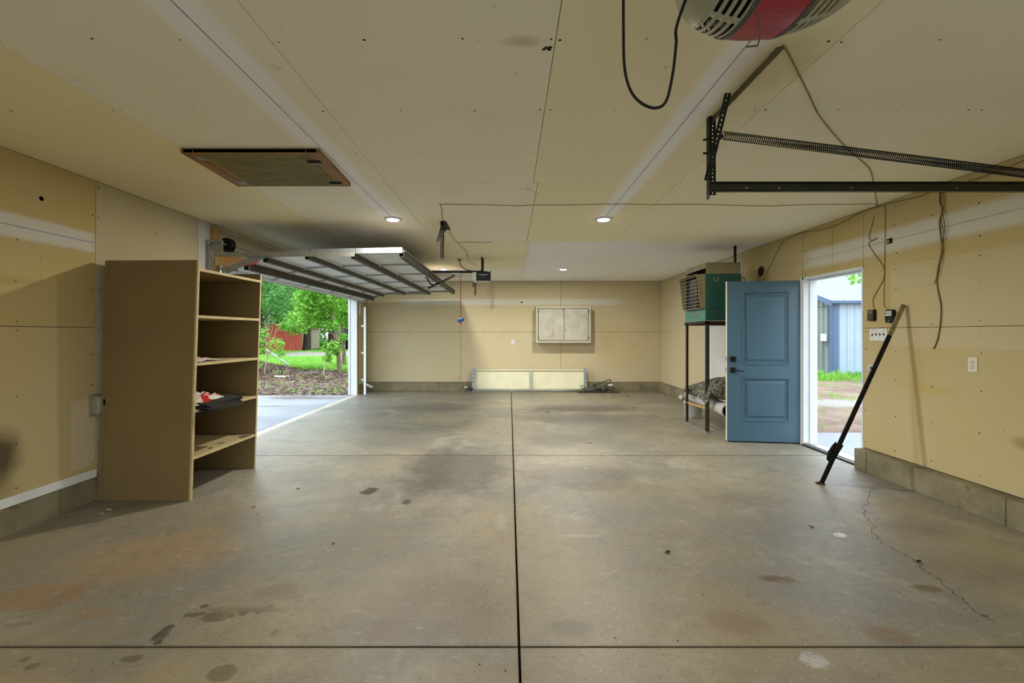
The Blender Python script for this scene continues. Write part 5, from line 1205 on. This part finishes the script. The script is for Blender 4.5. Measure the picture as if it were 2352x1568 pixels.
# neighbours: grey roof, beige house, dark car
M_shin = simple('grey_shingles','#9a9aa0',.9,var=.1,scale=6,world=True); M_sid = simple('beige_siding','#b3a98c',.8,var=.05); M_glass = simple('window_glass','#4b5a5f',.15,spec=.6)
ho = empty('neighbor_house', 'low house with a pale grey shingle roof behind the red fence', 'house', (-18.5,36,.3)); o = Vector(ho.location); L = lambda p: Vector(p)-o
mb = MB(); mb.box(L((-21,35,.1)),L((-16.6,39,1.9))); mb.build('wall', M_sid, ho)
mb = MB(); mb.hexa([L(p) for p in ((-21.3,34.6,1.85),(-16.3,34.6,1.85),(-16.3,39.4,1.85),(-21.3,39.4,1.85),(-20.2,37,2.75),(-17.4,37,2.75),(-17.4,37.1,2.75),(-20.2,37.1,2.75))]); mb.build('roof', M_shin, ho)
ho = empty('neighbor_house', 'beige sided house with a white framed window behind the parked car', 'house', (-15,46,.2)); o = Vector(ho.location); L = lambda p: Vector(p)-o
mb = MB(); mb.box(L((-18,46,-.2)),L((-10,52,3.0)))
for k in range(18): mb.box(L((-18,45.985,-.1+k*.17)),L((-10,46,-.1+k*.17+.02)))
mb.build('wall', M_sid, ho)
mb = MB(); mb.hexa([L(p) for p in ((-18.5,45.4,2.95),(-9.5,45.4,2.95),(-9.5,52.6,2.95),(-18.5,52.6,2.95),(-17.5,49,4.8),(-10.5,49,4.8),(-10.5,49.2,4.8),(-17.5,49.2,4.8))]); mb.build('roof', M_shin, ho)
for xw in (-17.1,-13.2):
    mb = MB(); mb.box(L((xw-.42,45.93,.75)),L((xw+.42,46,2.25))); wi = mb.build('window', M_white_paint, ho); mb = MB(); mb.box(L((xw-.3,45.91,.87)),L((xw+.3,45.93,2.13))); mb.build('pane', M_glass, wi)
ca = empty('car', 'dark blue car parked beyond the trees', 'car', (-12.9,38.0,.02)); M_carp = simple('dark_blue_paint','#242a3a',.25,.3,var=.1,spec=.6); M_tyre = simple('tyre_rubber','#141414',.8)
side_ = [(-2.1,.35),(-2.12,.62),(-1.95,.80),(-1.15,.92),(-.55,1.36),(.55,1.42),(1.35,1.02),(2.05,.95),(2.15,.62),(2.1,.35)]
mb = MB(); rows = [[Vector((a,yy,b)) if abs(yy)<.8 or b < 1 else Vector((a*.93,yy*.86,b*.98)) for a,b in side_] for yy in (-.86,-.78,.78,.86)]
vs = mb.grid(rows,closed_u=True); mb.bm.faces.new(vs[0]); mb.bm.faces.new(vs[-1]); mb.build('body', M_carp, ca, bevel=.04)
for q in ([(-1.02,.96),(-.50,1.30),(-.02,1.33),(-.02,.96)],[(.04,.96),(.04,1.33),(.52,1.34),(1.05,1.02)]):
    mb = MB(); vs = mb.grid([[Vector((a*.95,yy,b)) for a,b in q] for yy in (-.80,-.76)],closed_u=True); mb.bm.faces.new(vs[0]); mb.bm.faces.new(vs[1]); mb.build('side_window', M_glass, ca)
for xx in (-1.35,1.3):
    for yy in (-.86,.70):
        mb = MB(); mb.lathe([(.0,0),(.20,0),(.22,.02),(.33,.0),(.34,.16),(0,.16)],(xx,yy,.33),'y',20); wl = mb.build('wheel', M_tyre, ca); mb = MB(); mb.lathe([(0,-.01),(.2,-.01),(.2,.01)],(xx,yy,.33),'y',14); mb.build('hubcap', M_galv, wl)
# loose things lying in the yard
pp = P(610,801,15.6); qq = P(664,839,15.2); cable('metal_rail', [pp,(pp+qq)/2,qq], .03, M_galv, 'grey metal rail lying slanted on the rubble mound', 'rail', sub=2)
cable('stick', [PF(742,862,-.02),P(749,825,15.6),P(752,790,15.9)], .018, M_twig, 'thin pale stick standing up before the young trees', 'stick', sub=3)
pb = PF(648,864,.02); mb = MB(); mb.box((-.22,-.05,-.02),(.22,.06,.015)); t = mb.build('board_scrap', M_white_paint, bevel=.004); t.location = pb; t.rotation_euler = (0,.05,.2); tag(t,'short white board scrap lying on the bare soil','board scrap')
for u,v,r,lb in ((752,853,.25,'weathered grey board scrap resting against the grass edge'),(705,858,-.1,'flat grey stone slab on the rubble line')):
    pb = PF(u,v,.03); mb = MB(); mb.box((-.4,-.06,-.03),(.4,.08,.04)); t = mb.build('debris_slab', simple('grey_debris','#8c7c70',.9,var=.2,scale=8), bevel=.01); t.location = pb; t.rotation_euler = (0,-.1,r); tag(t,lb,'debris')
# chips, grass
M_chip = simple('wood_chips','#a2835f',.9,var=.35,scale=3,world=True); M_chip2 = simple('dark_clods','#77655a',.95,var=.3,scale=4,world=True)
mb = MB()
for k in range(5200):
    y = random.uniform(10.2,17); x = -y*random.uniform(.33,.62)
    if x > -3.75: continue
    if random.random() < .25+.5*(x < -6.5 and y > 13.5) or k%2:
        z = gh(x,y); r = random.uniform(.012,.05)*(1.3 if y > 13.5 else .8); a = random.uniform(0,6.28); d = Vector((math.cos(a),math.sin(a),random.uniform(-.3,.5))); s = Vector((-math.sin(a),math.cos(a),random.uniform(-.3,.3)))
        p = Vector((x,y,z+.01)); up = Vector((0,0,r*.4)); q = [p-d*r-s*r*.4,p+d*r-s*r*.4,p+d*r+s*r*.4,p-d*r+s*r*.4]; mb.hexa(q+[v+up for v in q], random.choice((0,0,1,1,1)))
tag(mb.build('soil_debris',[M_chip,M_chip2]),'wood chips and clods strewn over the bare soil','debris',kind='stuff')
def grass(name, label, spots, lm):
    mb = MB()
    for (x,y,z,h) in spots:
        for k in range(3):
            a = random.uniform(0,6.28); b = Vector((x+random.uniform(-.06,.06),y+random.uniform(-.06,.06),z)); d = Vector((math.cos(a),math.sin(a),0)); hh_ = h*random.uniform(.6,1.3); w_ = h*.07
            t1 = b+d*hh_*.25+Vector((0,0,hh_*.65)); t2 = b+d*hh_*.6+Vector((0,0,hh_)); s = Vector((-d.y,d.x,0))*w_
            mb.face([b-s,b+s,t1+s*.7,t1-s*.7]); mb.face([t1-s*.7,t1+s*.7,t2])
    return tag(mb.build(name, lm), label, 'grass', kind='stuff')
sp_ = []
for k in range(5200):
    y = 15.9+random.random()**1.3*13; x = -y*random.uniform(.32,.61)
    if 24.6 < y < 28.6 and x > -13.5: continue
    if y < 17 and math.exp(-((x+9.3)/1.35)**2) > .35: continue
    sp_.append((x,y,gh(x,y),random.uniform(.12,.30)*(1 if 17 < y < 20 else .8 if y < 17 else .45)))
for k in range(46):
    y = random.uniform(10.4,15.5); c = mnoise.noise(Vector((y*1.7,k*.37,2)))
    x = -y*random.uniform(.34,.58)
    for q in range(4): sp_.append((x+random.uniform(-.15,.15),y+random.uniform(-.15,.15),gh(x,y),random.uniform(.04,.1)))
grass('yard_grass','lush green grass and weeds in the yard beyond the soil', sp_, LM[0])

# ------------------------------------------------------------ outdoors on the right: metal shed, dirt, grass
def gr_(x,y): return -.06+.025*mnoise.noise(Vector((x*.9,y*.9,3)))
m = Mat('dirt_lot',.95,spec=.1); x,y,z = m.pos(True); n = m.noise(1.2,5,.7); n2 = m.noise(14,4,.75); n3 = m.noise(40,2)
c_ = m.mix(lin('#8a7060'),lin('#a98f7c'),n.ramp(.35,.65)); c_ = m.mix(c_,lin('#6f5a4a'),n2.ramp(.6,.72)*.7); c_ = m.mix(c_,lin('#c4b8aa'),n3.ramp(.58,.7)*.6)
c_ = m.mix(c_,lin('#b9b3aa'),(y+(n-.5)*.9).ramp(8.6,8.9)*(y+(n-.5)*.9).ramp(9.9,9.5)*.7); c_ = m.mix(c_,lin('#7db54a'),m.noise(2.3,5,.75).ramp(.56,.64)*y.ramp(9.6,10.4)*.7); m.color(c_); m.bump(n2,.5,.02)
mb = MB(); mb.grid([[Vector((3.82+i*.45,2+j*.45,gr_(3.82+i*.45,2+j*.45))) for i in range(60)] for j in range(60)]); struct('ground_lot', mb, m.mat, 'bare dirt lot outside the side door', 'ground', smooth=True)
mb = MB(); mb.box((3.80,3.6,-.2),(5.15,6.3,-.015)); struct('stoop', mb, M_drive.mat, 'small concrete stoop outside the side door', 'stoop', bevel=.008)
sd_ = empty('metal_shed', 'pale blue ribbed metal shed seen through the side door', 'shed', (10.67,14.7,0)); o = Vector(sd_.location); L = lambda p: Vector(p)-o
M_shw = simple('pale_blue_steel_siding','#b4c6d4',.5,var=.04,scale=2); M_shg = simple('grey_green_shaded_siding','#8e9c94',.55,var=.05,scale=2); M_trb = simple('slate_blue_trim','#5c7594',.5,var=.05); M_roof = simple('silver_metal_roof','#c9d6dc',.35,.2,var=.05,scale=3)
mb = MB(); xx = 10.67
while xx < 15.5:
    pr = [(0,0),(.19,0),(.205,-.02),(.235,-.02),(.25,0)]
    mb.grid([[L((xx+a,14.7+b,zz)) for a,b in pr] for zz in (-.05,2.46)]); xx += .25
mb.build('front_siding', M_shw, sd_)
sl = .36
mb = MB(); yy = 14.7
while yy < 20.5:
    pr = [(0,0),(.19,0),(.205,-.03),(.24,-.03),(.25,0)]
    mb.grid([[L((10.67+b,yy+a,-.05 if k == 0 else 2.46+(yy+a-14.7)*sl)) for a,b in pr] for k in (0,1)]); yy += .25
mb.build('gable_siding', M_shg, sd_)  # grey-green gable side, its shade painted into the siding colour
mb = MB(); ed = [(10.4,14.35),(16,14.35)]; xx = 10.45
mb.hexa([L(p) for p in ((10.45,14.5,2.40),(16,14.5,2.40),(16,21,2.40+6.5*sl),(10.45,21,2.40+6.5*sl),(10.45,14.5,2.44),(16,14.5,2.44),(16,21,2.44+6.5*sl),(10.45,21,2.44+6.5*sl))])
while xx < 16:
    mb.hexa([L(p) for p in ((xx,14.5,2.44),(xx+.05,14.5,2.44),(xx+.05,21,2.44+6.5*sl),(xx,21,2.44+6.5*sl),(xx+.012,14.5,2.475),(xx+.038,14.5,2.475),(xx+.038,21,2.475+6.5*sl),(xx+.012,21,2.475+6.5*sl))],1); xx += .225
mb.build('roof', [M_roof, simple('roof_rib','#a9bcc6',.35,.2)], sd_)
mb = MB(); mb.box(L((10.63,14.64,-.05)),L((10.80,14.685,2.44))); mb.box(L((10.62,14.65,-.05)),L((10.655,14.84,2.5))); tag(mb.build('corner_trim', M_trb, sd_),'slate blue corner trim')
mb = MB(); mb.hexa([L(p) for p in ((10.44,14.49,2.28),(10.47,14.49,2.28),(10.47,21,2.28+6.5*sl),(10.44,21,2.28+6.5*sl),(10.44,14.49,2.45),(10.47,14.49,2.45),(10.47,21,2.45+6.5*sl),(10.44,21,2.45+6.5*sl))]); mb.box(L((10.44,14.47,2.36)),L((16,14.5,2.45))); tag(mb.build('fascia', M_trb, sd_),'slate blue eave trim')
mb = MB(); mb.box(L((10.53,14.90,1.12)),L((10.64,15.10,1.37))); mb.box(L((10.51,14.92,1.14)),L((10.53,15.08,1.35))); tag(mb.build('electric_box', M_white_paint, sd_, bevel=.012),'white electrical box')
mb = MB(); mb.tube(cpath([L((10.60,15.0,1.12)),L((10.60,14.97,1.0)),L((10.60,14.91,.97)),L((10.60,14.88,1.1)),L((10.60,14.87,1.6)),L((10.60,14.9,2.25)),L((10.60,15.3,2.3)),L((10.60,15.6,2.32))]),.012,6); mb.tube(cpath([L((10.6,15.15,1.13)),L((10.6,15.12,.8)),L((10.6,15.15,.5)),L((10.6,15.12,.0))]),.010,6); mb.build('conduit', simple('grey_flex','#7b807c',.6), sd_)
sp_ = []
for k in range(1500):
    x_, y_ = random.uniform(9.0,13.2), 14.6-abs(random.gauss(0,.45)); 
    if y_ > 12.9: sp_.append((x_,y_,gr_(x_,y_),random.uniform(.08,.2)*(1.6 if random.random()<.06 else 1)))
for k in range(420):
    y_ = random.uniform(9.2,13.5); x_ = y_*random.uniform(.66,.82); 
    if mnoise.noise(Vector((x_*1.4,y_*1.4,7))) > .12: sp_.append((x_,y_,gr_(x_,y_),random.uniform(.03,.08)))
for k in range(40): y_ = random.uniform(6.6,9); x_ = y_*random.uniform(.68,.8); sp_.append((x_,y_,gr_(x_,y_),random.uniform(.03,.07)))
grass('lot_grass','green weeds along the foot of the metal shed and in the dirt', sp_, LM[0])
mb = MB(); leaves(mb, Vector((0,0,0)), .16, 60, .12); b = P(1971,631,9.0); t = empty('overhanging_branch','leafy twig hanging into the top corner of the side doorway','branch',b); mb.build('foliage', LM[0], t); mb = MB(); mb.tube([(0,0,0),(.2,.1,.3),(.5,.3,1.0)],.012,5); mb.build('twig', M_bark, t)

lin = swatch
# ================================================================= light and camera
w = bpy.data.worlds.new('overcast_sky'); SC.world = w; w.use_nodes = True; nt = w.node_tree; bg = nt.nodes['Background']
tc = nt.nodes.new('ShaderNodeTexCoord'); sx = nt.nodes.new('ShaderNodeSeparateXYZ'); nt.links.new(tc.outputs['Generated'], sx.inputs[0])
cr_ = nt.nodes.new('ShaderNodeValToRGB'); nt.links.new(sx.outputs[2], cr_.inputs[0]); e = cr_.color_ramp.elements
e[0].position, e[0].color = .0, (.92,.96,1,1); e[1].position, e[1].color = .7, (.70,.84,1,1)
nt.links.new(cr_.outputs[0], bg.inputs[0]); bg.inputs[1].default_value = SKY
for x, y, lb, vis in LAMPS:
    l = bpy.data.lights.new('lamp_glow','AREA'); l.shape = 'DISK'; l.size = .10; l.energy = LAMP_W*(1.0 if y > 2 else LAMP_NEAR); l.color = (1,.965,.90); l.spread = math.pi
    lo_ = bpy.data.objects.new('lamp_glow', l); C.objects.link(lo_); lo_.location = (x,y,H-.030)
cam = bpy.data.cameras.new('camera'); co = bpy.data.objects.new('camera', cam); C.objects.link(co)
co.location = (0,0,EYE); co.rotation_euler = (math.pi/2,0,0); cam.sensor_width = 36; cam.sensor_fit = 'HORIZONTAL'; cam.lens = 36*F/2352; cam.shift_x = (1176-U0)/2352; cam.shift_y = -(784-V0)/2352
cam.clip_start = .02; cam.clip_end = 300; SC.camera = co
vs_ = SC.view_settings; SC.display_settings.display_device = 'sRGB'; vs_.view_transform = 'Standard'; vs_.look = 'None'; vs_.exposure = EXPO; vs_.gamma = 1; vs_.use_curve_mapping = False
SC.cycles.max_bounces = 9; SC.cycles.diffuse_bounces = 7; SC.cycles.use_adaptive_sampling = True; SC.cycles.adaptive_threshold = .07; SC.cycles.adaptive_min_samples = 20; SC.cycles.use_denoising = True; SC.cycles.sample_clamp_indirect = 6
SC.cycles.use_light_tree = True
